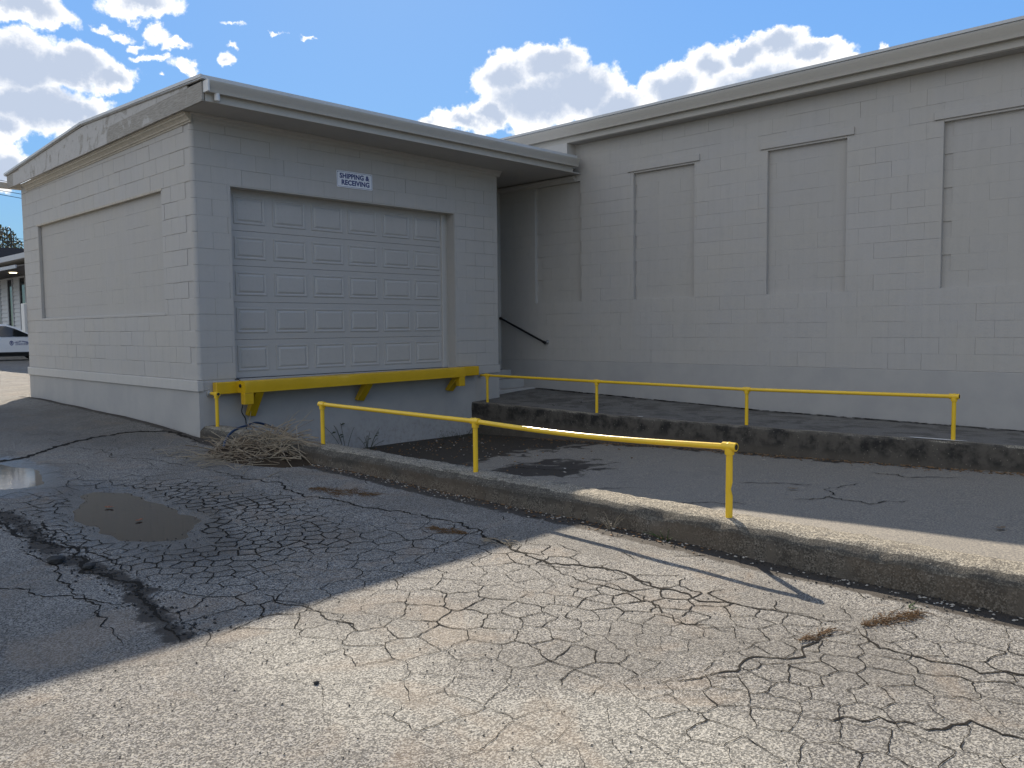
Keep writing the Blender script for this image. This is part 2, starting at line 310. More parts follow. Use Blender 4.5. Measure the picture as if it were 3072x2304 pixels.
# ================================================================= TERRAIN
def P1(x,y): # puddle 2 (brown) signed-ish field, 0 at the rim
    xx=x+2.13-.10*(y+3.3); e=((xx)/.30)**2+((y+3.35)/.95)**2
    return math.sqrt(e)-1+.30*nz(x,y,2.2,3)+.12*nz(x,y,6,4)
def P2(x,y):
    e=((x+2.42)/.30)**2+((y+.80)/.78)**2; return math.sqrt(e)-1+.2*nz(x,y,2.5,5)+.08*nz(x,y,7,4)
ZW1,ZW2=-.815,-.765
def lot_z(x,y):
    b=pw(y,[(-40,-.95),(-12,-.90),(-9,-.84),(-6,-.795),(-3,-.765),(-1,-.735),(0,-.715),(2,-.66),(4,-.62),(7,-.57),(14,-.55),(30,-.54),(80,-.50)])
    if x<0:
        b-=.012*min(-x,6)*sm(8,-2,y)*1.2
        if -1<y<8: b+=.055*sm(-.9,0,x)*sm(-.6,1.2,y)*sm(8,6,y)
    if abs(x)<20 and abs(y)<20: b+=.010*nz(x,y,.7)+.006*nz(x,y,2.1,1)
    if -4<x<-1 and -6<y<1.5:
        for fn,zw in ((P1,ZW1),(P2,ZW2)):
            p=fn(x,y)
            if p<.9: k=sm(.9,.05,p); b=lerp(b,zw+.032*p-.004,k)
    return b
def axis(segs):
    out=[]
    for a,b,s in segs:
        n=max(1,round((b-a)/s)); out+=[a+(b-a)*i/n for i in range(n)]
    out.append(segs[-1][1]); return out
xs=axis([(-900,-200,200),(-200,-60,35),(-60,-20,8),(-20,-8,1.5),(-8,-5,.25),(-5,.05,.05),(.05,7.2,1.3),(7.2,20,1.5),(20,60,8),(60,300,40),(300,1500,300)])
ys=axis([(-300,-60,60),(-60,-20,8),(-20,-10.5,.8),(-10.5,2,.05),(2,8,.15),(8,20,.6),(20,60,3),(60,300,40),(300,2000,300)])
V=[(x,y,lot_z(x,y)) for y in ys for x in xs]; nx=len(xs)
F=[]
for j in range(len(ys)-1):
    for i in range(nx-1):
        cx=(xs[i]+xs[i+1])/2; cy=(ys[j]+ys[j+1])/2
        if xs[i]>=.049 and xs[i+1]<=7.25 and -60<cy<6.8: continue
        F.append((j*nx+i,j*nx+i+1,(j+1)*nx+i+1,(j+1)*nx+i))
me=bpy.data.meshes.new('parking_lot'); me.from_pydata(V,[],F); me.update()
def setattrs(me,**fns):
    for k,fn in fns.items():
        a=me.attributes.new(k,'FLOAT','POINT'); a.data.foreach_set('value',[fn(v.co.x,v.co.y) for v in me.vertices])
def near(x,y): return -8<x<.2 and -10.6<y<9
wetf=lambda x,y: 0 if not near(x,y) else max(0,1-max(0,P1(x,y)-.15)/1.15,1-max(0,P2(x,y)-.1)/1.2)
PALE=[(-2.7,-6.75,.35,.55,.9),(-2.05,-6.95,.4,.4,.6),(-2.45,-8.0,.32,.5,1.1),(-2.1,-8.35,.35,.45,.9),(-1.5,-9.2,.4,.5,.6),(-2.75,-7.35,.3,.3,.7)]
def pale(x,y):
    if not near(x,y): return .3
    v=.10
    for cx,cy,rx,ry,k in PALE: v+=k*math.exp(-(((x-cx)/rx)**2+((y-cy)/ry)**2))
    return max(0,min(1,v))
L3=[(-2.82,-2.48),(-2.86,-3.33),(-2.93,-4.15),(-2.86,-4.54),(-2.82,-5.0),(-2.86,-5.32),(-2.94,-5.69),(-2.98,-6.1)]
def segd(x,y,L):
    best=9
    for (a,b),(c,d) in zip(L,L[1:]):
        u=max(0,min(1,((x-a)*(c-a)+(y-b)*(d-b))/max(1e-9,(c-a)**2+(d-b)**2))); best=min(best,math.hypot(x-a-u*(c-a),y-b-u*(d-b)))
    return best
def dirt(x,y):
    if not near(x,y): return 0
    v=0
    if y<-.2: v=max(v,sm(-.34,-.05,x)*1.0)
    v=max(v,.60*sm(.22,.0,segd(x,y,L3)+.05*nz(x,y,5)+.03*nz(x,y,11)) if -6.4<y<-2 and x<-2.5 else 0)
    if -.4<y<7: v=max(v,sm(-.30,-.02,x)*.8)
    return v
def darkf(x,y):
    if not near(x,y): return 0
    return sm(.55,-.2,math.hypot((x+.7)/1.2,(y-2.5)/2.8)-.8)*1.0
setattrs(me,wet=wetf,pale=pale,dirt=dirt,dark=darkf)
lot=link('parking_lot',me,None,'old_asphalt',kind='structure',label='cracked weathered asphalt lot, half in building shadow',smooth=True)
# puddles
def puddle(fn,cx,cy,rx,ry,z,label):
    N=96; vs=[(cx,cy,z)]
    for i in range(N):
        a=2*math.pi*i/N; dx,dy=math.cos(a),math.sin(a); lo=.02; hi=2.2
        s=lo
        while s<hi and fn(cx+dx*s,cy+dy*s)<.30: s+=.01
        vs.append((cx+dx*s,cy+dy*s,z))
    fs=[(0,1+i,1+(i+1)%N) for i in range(N)]
    m=bpy.data.meshes.new('puddle'); m.from_pydata(vs,[],fs); m.update()
    o=link('puddle',m,None,'puddle_water',kind='structure',label=label)
zc=ZW1
puddle(P1,-2.13,-3.35,.3,.95,ZW1,'shallow brown puddle with a leaf in it among broken asphalt')
puddle(P2,-2.42,-.8,.3,.78,ZW2,'bright sky-reflecting puddle at the left edge')
from bisect import bisect_right
ZG=[v[2] for v in V]
def grid_z(x,y):
    i=min(max(bisect_right(xs,x)-1,0),len(xs)-2); j=min(max(bisect_right(ys,y)-1,0),len(ys)-2)
    u=(x-xs[i])/(xs[i+1]-xs[i]); v=(y-ys[j])/(ys[j+1]-ys[j]); a=ZG[j*nx+i]; b=ZG[j*nx+i+1]; c=ZG[(j+1)*nx+i]; d=ZG[(j+1)*nx+i+1]
    return max(lerp(lerp(a,b,u),lerp(c,d,u),v),(a+(b-a)*u+(c-a)*v) if u+v<1 else d+(c-d)*(1-u)+(b-d)*(1-v))
# ---- cracks: flat ribbons on the surface, shade of their depth painted as dark colour
CR=MB()
def ribbon(mb,pts,wd,zf,taper=True,jit=.35,step=.025,lift=.0035,wob=.02,net=False):
    P=[]; 
    for (a,b),(c,d) in zip(pts,pts[1:]):
        n=max(1,int(math.hypot(c-a,d-b)/step)); P+=[(lerp(a,c,i/n),lerp(b,d,i/n)) for i in range(n)]
    P.append(pts[-1]); n=len(P)
    if n<3: return
    sd=R.random()*50; vs=[]
    Q=[]
    for i,(x,y) in enumerate(P):
        e=min(i,n-1-i)/max(1,n-1)*2; k=min(1,e*6)
        dx,dy=P[min(i+1,n-1)][0]-P[max(i-1,0)][0],P[min(i+1,n-1)][1]-P[max(i-1,0)][1]; l=math.hypot(dx,dy) or 1
        nx_,ny_=-dy/l,dx/l; o=(wob*noise.noise(Vector((x*7,y*7,sd)))*1.6+wob*.9*noise.noise(Vector((x*22,y*22,sd)))+.004*noise.noise(Vector((x*70,y*70,sd))))*k
        Q.append((x+nx_*o,y+ny_*o,nx_,ny_))
    for i,(x,y,nx_,ny_) in enumerate(Q):
        e=min(i,n-1-i)/(n-1)*2
        tp=min(1,.15+e*3) if taper else 1
        hw=wd*.5*tp*max(.12,1+1.6*jit*noise.noise(Vector((x*18,y*18,sd)))+jit*(R.random()-.5)) if not net else cwidth(x,y)*.5*max(.3,.95+1.1*noise.noise(Vector((x*1.7,y*1.7,4)))+.9*noise.noise(Vector((x*14,y*14,2)))+.35*(R.random()-.5))
        a=(x+nx_*hw,y+ny_*hw); b=(x-nx_*hw,y-ny_*hw)
        vs+=[(a[0],a[1],zf(*a)+lift),(b[0],b[1],zf(*b)+lift)]
    mb.add(vs,[(2*i,2*i+1,2*i+3,2*i+2) for i in range(n-1)])
L1=[(-.93,-1.95),(-.9,-2.73),(-.77,-3.16),(-.93,-3.82),(-.8,-4.24),(-.81,-4.62),(-.69,-4.88),(-.67,-5.36),(-.71,-5.74),(-.86,-6.21),(-.94,-6.52),(-.85,-6.77),(-.78,-7.0),(-.85,-7.37),(-.86,-7.66),(-.81,-7.82),(-.75,-8.0),(-.72,-8.22),(-.71,-8.38)]
LONG=[(L1,.020),([(-2.6,.1),(-2.17,.1),(-1.92,.05),(-1.44,.55),(-.92,.98),(-.43,.92),(-.14,.55),(-.15,-.30)],.075),
 ([(-.71,-8.38),(-.88,-8.55),(-.88,-8.67),(-.83,-8.8),(-.83,-8.94),(-.75,-9.08),(-.6,-9.5)],.014),([(-.71,-8.38),(-1.01,-8.33),(-1.26,-8.29),(-1.44,-8.17),(-1.71,-8.11),(-1.85,-8.02)],.013),
 ([(-2.41,-5.8),(-2.39,-6.16),(-2.37,-6.38),(-2.36,-6.68)],.01),([(-1.33,-9.3),(-1.34,-9.05),(-1.49,-8.94),(-1.53,-8.79),(-1.7,-8.6)],.012),
 ([(-.94,-6.52),(-1.05,-6.9),(-1.02,-7.3),(-1.2,-7.7),(-1.15,-8.0)],.010),([(-1.44,.55),(-1.2,0),(-1.25,-.5),(-1.0,-1.2),(-.95,-1.9)],.010),
 ([(-2.9,-2.6),(-2.95,-3.4),(-2.8,-4.1),(-2.9,-4.7),(-2.8,-5.1),(-2.95,-5.8),(-3.0,-6.15)],.03),([(-2.75,-3.0),(-2.8,-3.9),(-2.7,-4.5),(-2.75,-4.9)],.014),([(-3.05,-3.8),(-3.0,-4.4),(-3.1,-5.0),(-3.0,-5.5)],.012),([(-3.6,-3.0),(-3.3,-3.8),(-3.35,-4.6),(-3.1,-5.2),(-3.2,-6.0)],.012)]
for i,(L,wd) in enumerate(LONG):
    mb=MB(); ribbon(mb,L,wd*.8,grid_z,jit=.6,wob=.035,lift=.003); mb.build('pavement_crack','crack_shade_dirt',lot)
# crazing: Voronoi crack network, cell size by region
def spacing(x,y):
    a=math.hypot((x+2.0)/1.05,(y+3.9)/2.1)
    s=.55
    if a<1.35: s=min(s,lerp(.125,.5,sm(.75,1.35,a)))
    if y<-5.0 and x>-2.7: s=min(s,.225)
    b=math.hypot((x+1.35)/.75,(y+7.9)/1.25); s=min(s,lerp(.155,.5,sm(.6,1.6,b)))
    c=math.hypot((x+2.2)/.6,(y+8.2)/.7); s=min(s,lerp(.17,.5,sm(.6,1.3,c)))
    return s
def cwidth(x,y):
    a=math.hypot((x+2.0)/1.05,(y+3.9)/2.1); v=.0042
    v=max(v,lerp(.0115,.005,sm(.6,1.3,a)))
    b=math.hypot((x+1.2)/1.1,(y+7.6)/2.2); v=max(v,lerp(.0082,.0055,sm(.6,1.4,b)))
    if y>-7.4 and y<-5 and x>-2.6: v=max(v,.0082)
    if y<-6.4 and x<-2.1: v*=.6
    if y<-7.8: v*=.80
    if y<-4.6: v*=.66
    else: v*=.85
    if x<-2.9: v*=.5
    if y>0: v*=.7
    return v
seeds=[]; grid={}
G_=.6
tries=0
while tries<42000:
    tries+=1; x=R.uniform(-4.6,.1); y=R.uniform(-9.9,2.2); s=spacing(x,y)
    gx,gy=int(x//G_),int(y//G_); ok=True
    for a in (-1,0,1):
        for b in (-1,0,1):
            for q in grid.get((gx+a,gy+b),()):
                if (seeds[q][0]-x)**2+(seeds[q][1]-y)**2<(s*.72)**2: ok=False;break
            if not ok:break
        if not ok:break
    if ok: grid.setdefault((gx,gy),[]).append(len(seeds)); seeds.append((x,y,s))
def cell(i):
    x,y,s=seeds[i]; r=s*3; poly=[((x-r,y-r),-1),((x+r,y-r),-1),((x+r,y+r),-1),((x-r,y+r),-1)]
    gx,gy=int(x//G_),int(y//G_); cand=[]
    for a in (-2,-1,0,1,2):
        for b in (-2,-1,0,1,2): cand+=grid.get((gx+a,gy+b),[])
    cand=sorted((q for q in cand if q!=i),key=lambda q:(seeds[q][0]-x)**2+(seeds[q][1]-y)**2)[:22]
    for q in cand:
        qx,qy,_=seeds[q]; mx,my=(x+qx)/2,(y+qy)/2; nx_,ny_=qx-x,qy-y
        out=[]; n=len(poly)
        for k in range(n):
            (p,e),(p2,_)=poly[k],poly[(k+1)%n]   # edge k from p to p2 has owner e
            d1=(p[0]-mx)*nx_+(p[1]-my)*ny_; d2=(p2[0]-mx)*nx_+(p2[1]-my)*ny_
            if d1<=0:
                out.append((p,e))
                if d2>0:
                    u=d1/(d1-d2); out.append(((lerp(p[0],p2[0],u),lerp(p[1],p2[1],u)),q))
            elif d2<=0:
                u=d1/(d1-d2); out.append(((lerp(p[0],p2[0],u),lerp(p[1],p2[1],u)),e))
        poly=out
        if len(poly)<3: return []
    return poly
for i in range(len(seeds)):
    pl=cell(i); n=len(pl)
    for k in range(n):
        p,e=pl[k]; p2=pl[(k+1)%n][0]
        if e>i:
            mx,my=(p[0]+p2[0])/2,(p[1]+p2[1])/2
            if mx>-.02 or not(-9.8<my<2) : continue
            if P1(mx,my)<.36 or P2(mx,my)<.36: continue
            sp_=spacing(mx,my)
            if math.hypot(p2[0]-p[0],p2[1]-p[1])<sp_*.12: continue
            keep=.985 if sp_<.31 else .85
            if my<-6.4 and mx<-3.1 or mx<-3.2: keep=.22
            if my>-1: keep=.35
            if mx>-.66 and my>-8.4: keep=.10
            if R.random()>keep: continue
            wd=cwidth(mx,my)*R.choice((.35,.6,.85,1.05,1.3))*(1 if my>-6.3 else .8)
            ribbon(CR,[p,p2],wd,grid_z,lift=.003,net=True,taper=False,jit=.6,step=.02 if sp_<.3 else .03,wob=min(.022,sp_*.07))
CR.build('crazed_cracks','crack_shade_dirt',lot,kind='stuff')
# ================================================================= BLOCK WALLS
C_=.2032; BLK=.4064
cham=MB(); cw=.5; d=.004
def block_mesh(wd,h,name='block',g=.006):
    """front face towards -Y local, x width, z height, chamfered edge, origin at centre of back"""
    dp=.008; mb=MB(); a,b=wd/2,h/2
    vs=[(-a,0,-b),(a,0,-b),(a,0,b),(-a,0,b),(-a,-dp+g*.6,-b),(a,-dp+g*.6,-b),(a,-dp+g*.6,b),(-a,-dp+g*.6,b),(-a+g,-dp,-b+g),(a-g,-dp,-b+g),(a-g,-dp,b-g),(-a+g,-dp,b-g)]
    mb.add(vs,[(0,1,5,4),(1,2,6,5),(2,3,7,6),(3,0,4,7),(4,5,9,8),(5,6,10,9),(6,7,11,10),(7,4,8,11),(8,9,10,11)])
    return mb
UNIT={}
def unit(mname,g):
    if (mname,g) not in UNIT:
        me=block_mesh(1*BLK,C_,g=g).mesh('concrete_block'); me.materials.append(MATS[mname]); UNIT[mname,g]=me
    return UNIT[mname,g]
def wall_blocks(parent,O,U,rotz,u0,u1,z0,ztop,holes,mname,limit,order,off=0,name='concrete_block',gapk=1.0,extra_depth=0):
    """blocks on plane through O with horizontal dir U; holes=[(ua,ub,za,zb)]"""
    items=[]; k=0; z=z0; U=Vector(U)
    while z<ztop-.02:
        h=min(C_,ztop-z); off_=off+(BLK/2 if k%2 else 0); cuts=[]
        zz=z+h/2; u=u0+off_-BLK
        while u<u1:
            a,b=max(u,u0),min(u+BLK,u1); u+=BLK
            segs=[(a,b)] if b-a>.03 else []
            for ha,hb,za,zb in holes:
                if za-.02<zz<zb+.02:
                    ns=[]
                    for s,e in segs:
                        if e<=ha or s>=hb: ns.append((s,e)); continue
                        if ha-s>.03: ns.append((s,ha))
                        if e-hb>.03: ns.append((hb,e))
                    segs=ns
            for s,e in segs: items.append((s,e,z,h))
        z+=h; k+=1
    items.sort(key=order); rest=MB()
    rot=Matrix.Rotation(rotz,4,'Z')
    for i,(s,e,z,h) in enumerate(items):
        ch=.0008 if gapk<.7 else (R.choice((.0012,.0012,.003)) if gapk<1.3 else R.choice((.002,.005,.006)))
        g=R.choice((.0004,.0004,.0006,.001,.0025,.005))*gapk; gv=R.choice((.0004,.0006,.001,.003,.006))*gapk
        c=Vector(O)+U*((s+e)/2)+Vector((0,0,z+h/2)); c+=rot@Vector((R.uniform(-g,g)*.3,0,R.uniform(-gv,gv)*.3))
        sx=(e-s-g)/BLK; sz=(h-gv)/C_; dep=R.uniform(.93,1.06) if gapk>.7 else R.uniform(.98,1.03)
        if i<limit[0]:
            o=bpy.data.objects.new(name,unit(mname,ch)); COL.objects.link(o); o.parent=parent
            o.location=c; o.rotation_euler=(R.uniform(-.0012,.0012),0,rotz+R.uniform(-.0015,.0015)); o.scale=(sx,dep,sz)
        else:
            m=block_mesh(e-s-g,h-gv,g=ch); mm=Matrix.Translation(c)@rot
            rest.add([mm@Vector(v) for v in m.v],m.f)
    limit[0]=max(0,limit[0]-len(items))
    return rest
XE=5.23; W=6.405; YB=1.1; L=6.70; TOP=3.21
annex=thing('loading_annex','low gray painted block annex with roll-up door and sign, left of the long wall','building')
# backing walls
mb=MB()
mb.box(.062,.20,.05,L,-1.3,TOP); mb.box(.008,.062,.05,L,-1.3,4*C_); mb.box(.008,.062,.05,L,12*C_,TOP); mb.box(.008,.062,.05,.895,4*C_,12*C_); mb.box(.008,.062,5.88,L,4*C_,12*C_)
mb.box(.05,.503,.008,.20,-1.3,TOP); mb.box(4.271,XE-.001,.008,.20,-1.3,TOP); mb.box(.503,4.271,.008,.20,2.432,TOP); mb.box(.503,4.271,.008,.20,-1.3,-.015)
mb.box(XE-.2,XE-.002,.20,YB,-1.3,TOP); mb.box(.2,XE,L-.2,L,-1.3,TOP); mb.box(XE-.2,XE-.002,YB,L,-1.3,TOP)
mb.build('wall','smooth_paint',annex)
mb=MB(); mb.box(.2,XE-.2,.2,L-.2,-.08,-.02); mb.build('floor','walkway_concrete',annex)
limA=[300]
holesF=[(.495,4.279,0,12*C_)]
restA=wall_blocks(annex,(0,.008,0),(1,0,0),0,.05,XE,0,TOP,holesF,'block_paint',limA,lambda it:it[0],off=.2)
# left wall: local x along -Y seen from -X  (rotation -90deg: local -Y -> -X)
holesL=[(.895,5.88,4*C_,12*C_)]
rl=wall_blocks(annex,(.008,0,0),(0,1,0),-math.pi/2,.05,L,0,TOP,holesL,'block_paint',limA,lambda it:it[0],off=.35,gapk=1.5,)
rl2=wall_blocks(annex,(.062,0,0),(0,1,0),-math.pi/2,.895,5.88,4*C_,12*C_,[], 'infill_paint',limA,lambda it:it[0],off=.1,gapk=.45)
restA.v and restA.add(rl.v,rl.f)
if not restA.v: restA=rl
restA.build('block_courses','block_paint',annex,kind='stuff') if restA.v else None
rl2.build('infill_courses','infill_paint',annex,kind='stuff') if rl2.v else None
# carve recess look: left wall core is behind infill; jamb edges
def quarter(mb,cx,cy,r,a0,a1,z0,z1,n=6,back=None):
    pts=[(cx+r*math.cos(lerp(a0,a1,i/n)),cy+r*math.sin(lerp(a0,a1,i/n))) for i in range(n+1)]
    pts=pts+[(cx,cy)]
    mb.prism([((x,y,z0),(x,y,z1)) for x,y in pts],0,0)
# front-left bullnose corner, block by block
for k in range(16):
    z0=k*C_+.001; z1=min((k+1)*C_-.0015-R.random()*.002,TOP)
    mb=MB(); quarter(mb,.05,.05,.0505+R.uniform(-.001,.001),math.pi,1.5*math.pi,z0,z1,8); mb.build('bullnose_block','block_paint',annex,auto=AUTO)
for sd in (0,1):
    mb=MB()
    for k in range(12):   # rounded jambs of the door opening
        z0=k*C_+.001; z1=(k+1)*C_-.002
        if sd==0: quarter(mb,.465,.03,.0305,1.5*math.pi,2*math.pi,z0,z1,5)
        else: quarter(mb,4.309,.03,.0305,math.pi,1.5*math.pi,z0,z1,5)
    if sd==0: mb.box(.440,.4955,.03,.2,0,12*C_)
    else: mb.box(4.2785,4.34,.03,.2,0,12*C_)
    mb.build('door_jamb','block_paint',annex,auto=AUTO)
mb=MB(); mb.box(.495,4.279,.004,.215,2.425,2.4385); mb.build('lintel_plate','gutter_paint',annex)
# reveal of the walled-up opening in the left wall
for ya,yb in ((.870,.8985),(5.8765,5.905)):
    mb=MB(); mb.box(.0,.054,ya,yb,.85,2.43); mb.build('jamb','block_paint',annex,bevel=.008)
mb=MB(); mb.box(-.004,.062,.88,5.90,.813,.852); mb.build('sill','smooth_paint',annex,bevel=.006)
mb=MB(); mb.box(-.006,.058,.86,5.93,2.418,2.450); mb.build('lintel_strip','tan_moulding',annex,bevel=.003)
# trim band & foundation
mb=MB(); mb.box(-.028,.05,-.028,L+.02,-.140,-.006); mb.build('trim_band','trim_paint',annex,bevel=.006)
mb=MB(); mb.box(4.70,XE+.012,-.026,.02,-.135,-.006); mb.build('trim_band','smooth_paint',annex,bevel=.005)
mb=MB(); mb.prism([((x,y,-1.35),(x,y,-.139)) for x,y in [(-.004,L),(-.004,-.004),(4.69,-.004),(4.69,-.006),(XE+.01,-.006),(XE+.01,.1),(.1,.1),(.1,L)]],0,0)
mb.build('foundation','foundation_paint',annex,bevel=.012)
mb=MB(); mb.box(-.001,4.70,-.003,.1,-.1385,-.018); mb.build('foundation','foundation_paint',annex,bevel=.012)
# ---- garage door : sections with raised panels
seam=[-.01,.49,.98,1.45,1.903,2.44]; YD=.20
px=[(.633,1.076),(1.193,1.686),(1.791,2.299),(2.392,2.899),(3.005,3.516),(3.600,4.117)]
for i in range(5):
    z0,z1=seam[i]+.0014,seam[i+1]-.0014
    mb=MB(); mb.box(.50,4.155,YD,YD+.045,z0,z1); sec=mb.build('door_section','door_paint',annex,bevel=.004)
    pz0=z0+.09; pz1=z1-.075 if i<4 else z1-.09
    for a,b in px:
        mb=MB(); y=YD-.0005
        def rect(ins,yy): return [(a+ins,yy,pz0+ins),(b-ins,yy,pz0+ins),(b-ins,yy,pz1-ins),(a+ins,yy,pz1-ins)]
        rings=[rect(-.004,y),rect(.0,y-.009),rect(.014,y-.010),rect(.030,y-.003),rect(.034,y-.003),rect(.058,y-.014)]
        vs=[p for r_ in rings for p in r_]; fs=[]
        for q in range(len(rings)-1):
            for k in range(4): fs.append((q*4+k,q*4+(k+1)%4,q*4+4+(k+1)%4,q*4+4+k))
        fs.append(tuple(range(len(vs)-4,len(vs)))); mb.add(vs,fs); mb.build('raised_panel','door_paint',sec)
mb=MB(); mb.box(4.150,4.185,YD-.03,YD+.03,-.01,2.43); mb.box(4.190,4.235,YD-.012,YD+.03,-.01,2.43); mb.build('door_stop','trim_paint',annex,bevel=.003)
mb=MB(); mb.box(4.235,4.2785,YD-.01,YD+.05,-.01,2.43); mb.build('door_frame','gutter_paint',annex)
mb=MB(); mb.box(.50,4.2,YD-.012,YD+.04,-.03,-.012); mb.build('door_seal','black_rubber',annex)
mb=MB(); mb.box(.42,4.35,YD+.05,YD+.08,-.3,2.6); mb.build('door_backing','black_rubber',annex)
mb=MB(); mb.box(.50,4.278,-.002,YD-.013,-.035,-.021); mb.build('threshold','galvanized',annex)
# ---- annex roof
def fy(x): return lerp(-.63,-.85,(x+.14)/6.34)
def dz(x): return -.052*(x+.14)/6.34
def strip(mb,x0,x1,prof):
    """prof: list of (dy from fascia plane (negative = outwards), z)"""
    mb.prism([((x0,fy(x0)+dy,z+dz(x0)),(x1,fy(x1)+dy,z+dz(x1))) for dy,z in prof],0,0)
rp=[(-.66,3.505),(3.2,3.655),(7.06,3.43)]
mb=MB(); X0,X1=-.155,6.25
pl=[(X0,fy(X0)-.05,3.510),(X1,fy(X1)-.05,3.462),(X1,3.2,3.66),(X0,3.2,3.66)]
th=.03
mb.hexa([(p[0],p[1],p[2]-th) for p in pl]+pl)
pl2=[(X0,3.2,3.66),(X1+3,3.2,3.66),(X1+3,7.06,3.43),(X0,7.06,3.43)]
mb.hexa([(p[0],p[1],p[2]-th) for p in pl2]+pl2)
roof=mb.build('roof','galvanized',annex)
mb=MB(); strip(mb,-.10,6.19,[(0,3.243),(.02,3.243),(.02,3.47),(0,3.47)]); mb.build('fascia','gutter_paint',roof,bevel=.003)
mb=MB(); strip(mb,-.10,6.24,[(-.003,3.455),(-.003,3.335),(-.075,3.335),(-.085,3.385),(-.118,3.43),(-.122,3.458),(-.108,3.458),(-.108,3.45),(-.012,3.45)]); mb.build('gutter','gutter_paint',roof,auto=AUTO)
mb=MB(); mb.box(-.124,-.101,fy(-.1)-.124,fy(-.1)-.002,3.332,3.462); mb.build('gutter_end_cap','white_fill',roof,bevel=.003)
mb=MB(); mb.tube([(.02,fy(0)-.045,3.34),(.02,fy(0)-.045,3.255)],.032,16); mb.build('gutter_outlet','white_fill',roof,auto=AUTO)
mb=MB(); strip(mb,-.16,6.24,[(-.052,3.478),(-.052,3.520),(.05,3.520),(.05,3.478)]); mb.build('drip_edge','drip_metal',roof)
# soffit
mb=MB(); s0=3.243
mb.hexa([(-.11,fy(-.11)+.02,s0),(6.40,fy(6.4)+.02,s0-.052),(6.40,YB,s0-.052),(-.11,YB,s0),(-.11,fy(-.11)+.02,s0+.02),(6.40,fy(6.4)+.02,s0-.032),(6.40,YB,s0-.032),(-.11,YB,s0+.02)])
mb.build('soffit','smooth_paint',roof)
# rake: frieze boards, gable boards, metal edge
def rz(y): return pw(y,[(-.68,3.505),(3.2,3.648),(7.05,3.425)])
def fb(y): return lerp(3.240,3.178,(y+.65)/7.2)
def rake_board(y0,y1,zb,zt,m,name='rake_board',x=-.14,cut=False,t_=.028):
    n=12; mb=MB()
    for i in range(n):
        a,b=lerp(y0,y1,i/n),lerp(y0,y1,(i+1)/n)
        mb.hexa([(x,a,zb(a)),(x+t_,a,zb(a)),(x+t_,b,zb(b)),(x,b,zb(b)),(x,a,zt(a)),(x+t_,a,zt(a)),(x+t_,b,zt(b)),(x,b,zt(b))])
    me=mb.mesh(name); bm=bmesh.new(); bm.from_mesh(me); bmesh.ops.remove_doubles(bm,verts=bm.verts,dist=1e-5)
    bm.faces.ensure_lookup_table()
    inner=[f for f in bm.faces if abs(f.normal.y)>.9 and y0+.01<f.calc_center_median().y<y1-.01]; bmesh.ops.delete(bm,geom=inner,context='FACES_ONLY')
    bmesh.ops.recalc_face_normals(bm,faces=bm.faces); bm.to_mesh(me); bm.free(); return link(name,me,roof,m)
ft=lambda y:min(fb(y)+.215,rz(y)-.03)
rake_board(-.63,2.25,fb,ft,'weathered_wood'); rake_board(2.254,4.6,lambda y:fb(y)+.001,ft,'peeling_paint'); rake_board(4.604,6.62,fb,ft,'peeling_paint')
rake_board(6.62,6.98,lambda y:fb(y)+.0*(y-6.62),ft,'weathered_wood')
rake_board(-.25,6.3,lambda y:ft(y)+.003,lambda y:max(ft(y)+.006,rz(y)-.035),'peeling_paint','gable_board',x=-.136)
rake_board(-.60,7.0,lambda y:rz(y)-.034,lambda y:rz(y)-.002,'weathered_wood','rake_trim',x=-.150,t_=.02)
rake_board(-.675,7.06,lambda y:rz(y)-.012,lambda y:rz(y)+.022,'drip_metal','drip_edge',x=-.168,t_=.016)
# crown moulding along the left wall top and front wall top
def crown(mb,pa,pb,nrm,z0a,z0b,k=1.):
    n=Vector(nrm); prof=[(0.0,.0),(.012,.0),(.016,.018),(.030,.022),(.036,.040),(.060,.062),(.078,.072),(.082,.090),(.100,.096),(.100,.112),(0,.112)]
    mb.prism([((Vector(pa)+n*a*k)+Vector((0,0,z0a+b*k)),(Vector(pb)+n*a*k)+Vector((0,0,z0b+b*k))) for a,b in prof],0,0)
mb=MB(); crown(mb,(0,-.05,0),(0,6.35,0),(-1,0,0),3.128,3.068); mb.build('crown_moulding','tan_moulding',roof)
mb=MB(); crown(mb,(-.02,0,0),(XE+.05,0,0),(0,-1,0),3.158,3.115,.75); mb.build('crown_moulding','smooth_paint',roof)
# rear gutter reaching past the corner
mb=MB(); mb.box(-1.2,.6,7.08,7.2,3.20,3.30); mb.build('rear_gutter','gutter_paint',roof,bevel=.006)
# small box on the back corner
mb=MB(); mb.box(-.045,.06,L,L+.18,.62,1.13); mb.build('utility_box','white_fill',annex,bevel=.006)
# ================================================================= LONG WALL BUILDING
hall=thing('long_block_building','long gray painted block building with four walled-up windows, right side','building',(W,0,0))
def HB(): return MB((W,0,0))
ZB=.035; WT=ZB+15*C_; WB=ZB+5*C_; BT=3.69
wins=[(-.825,.225),(-3.05,-1.928),(-5.358,-4.234),(-7.66,-6.534)]
mb=HB(); mb.box(W+.066,W+.3,-26,12,-1.3,BT)
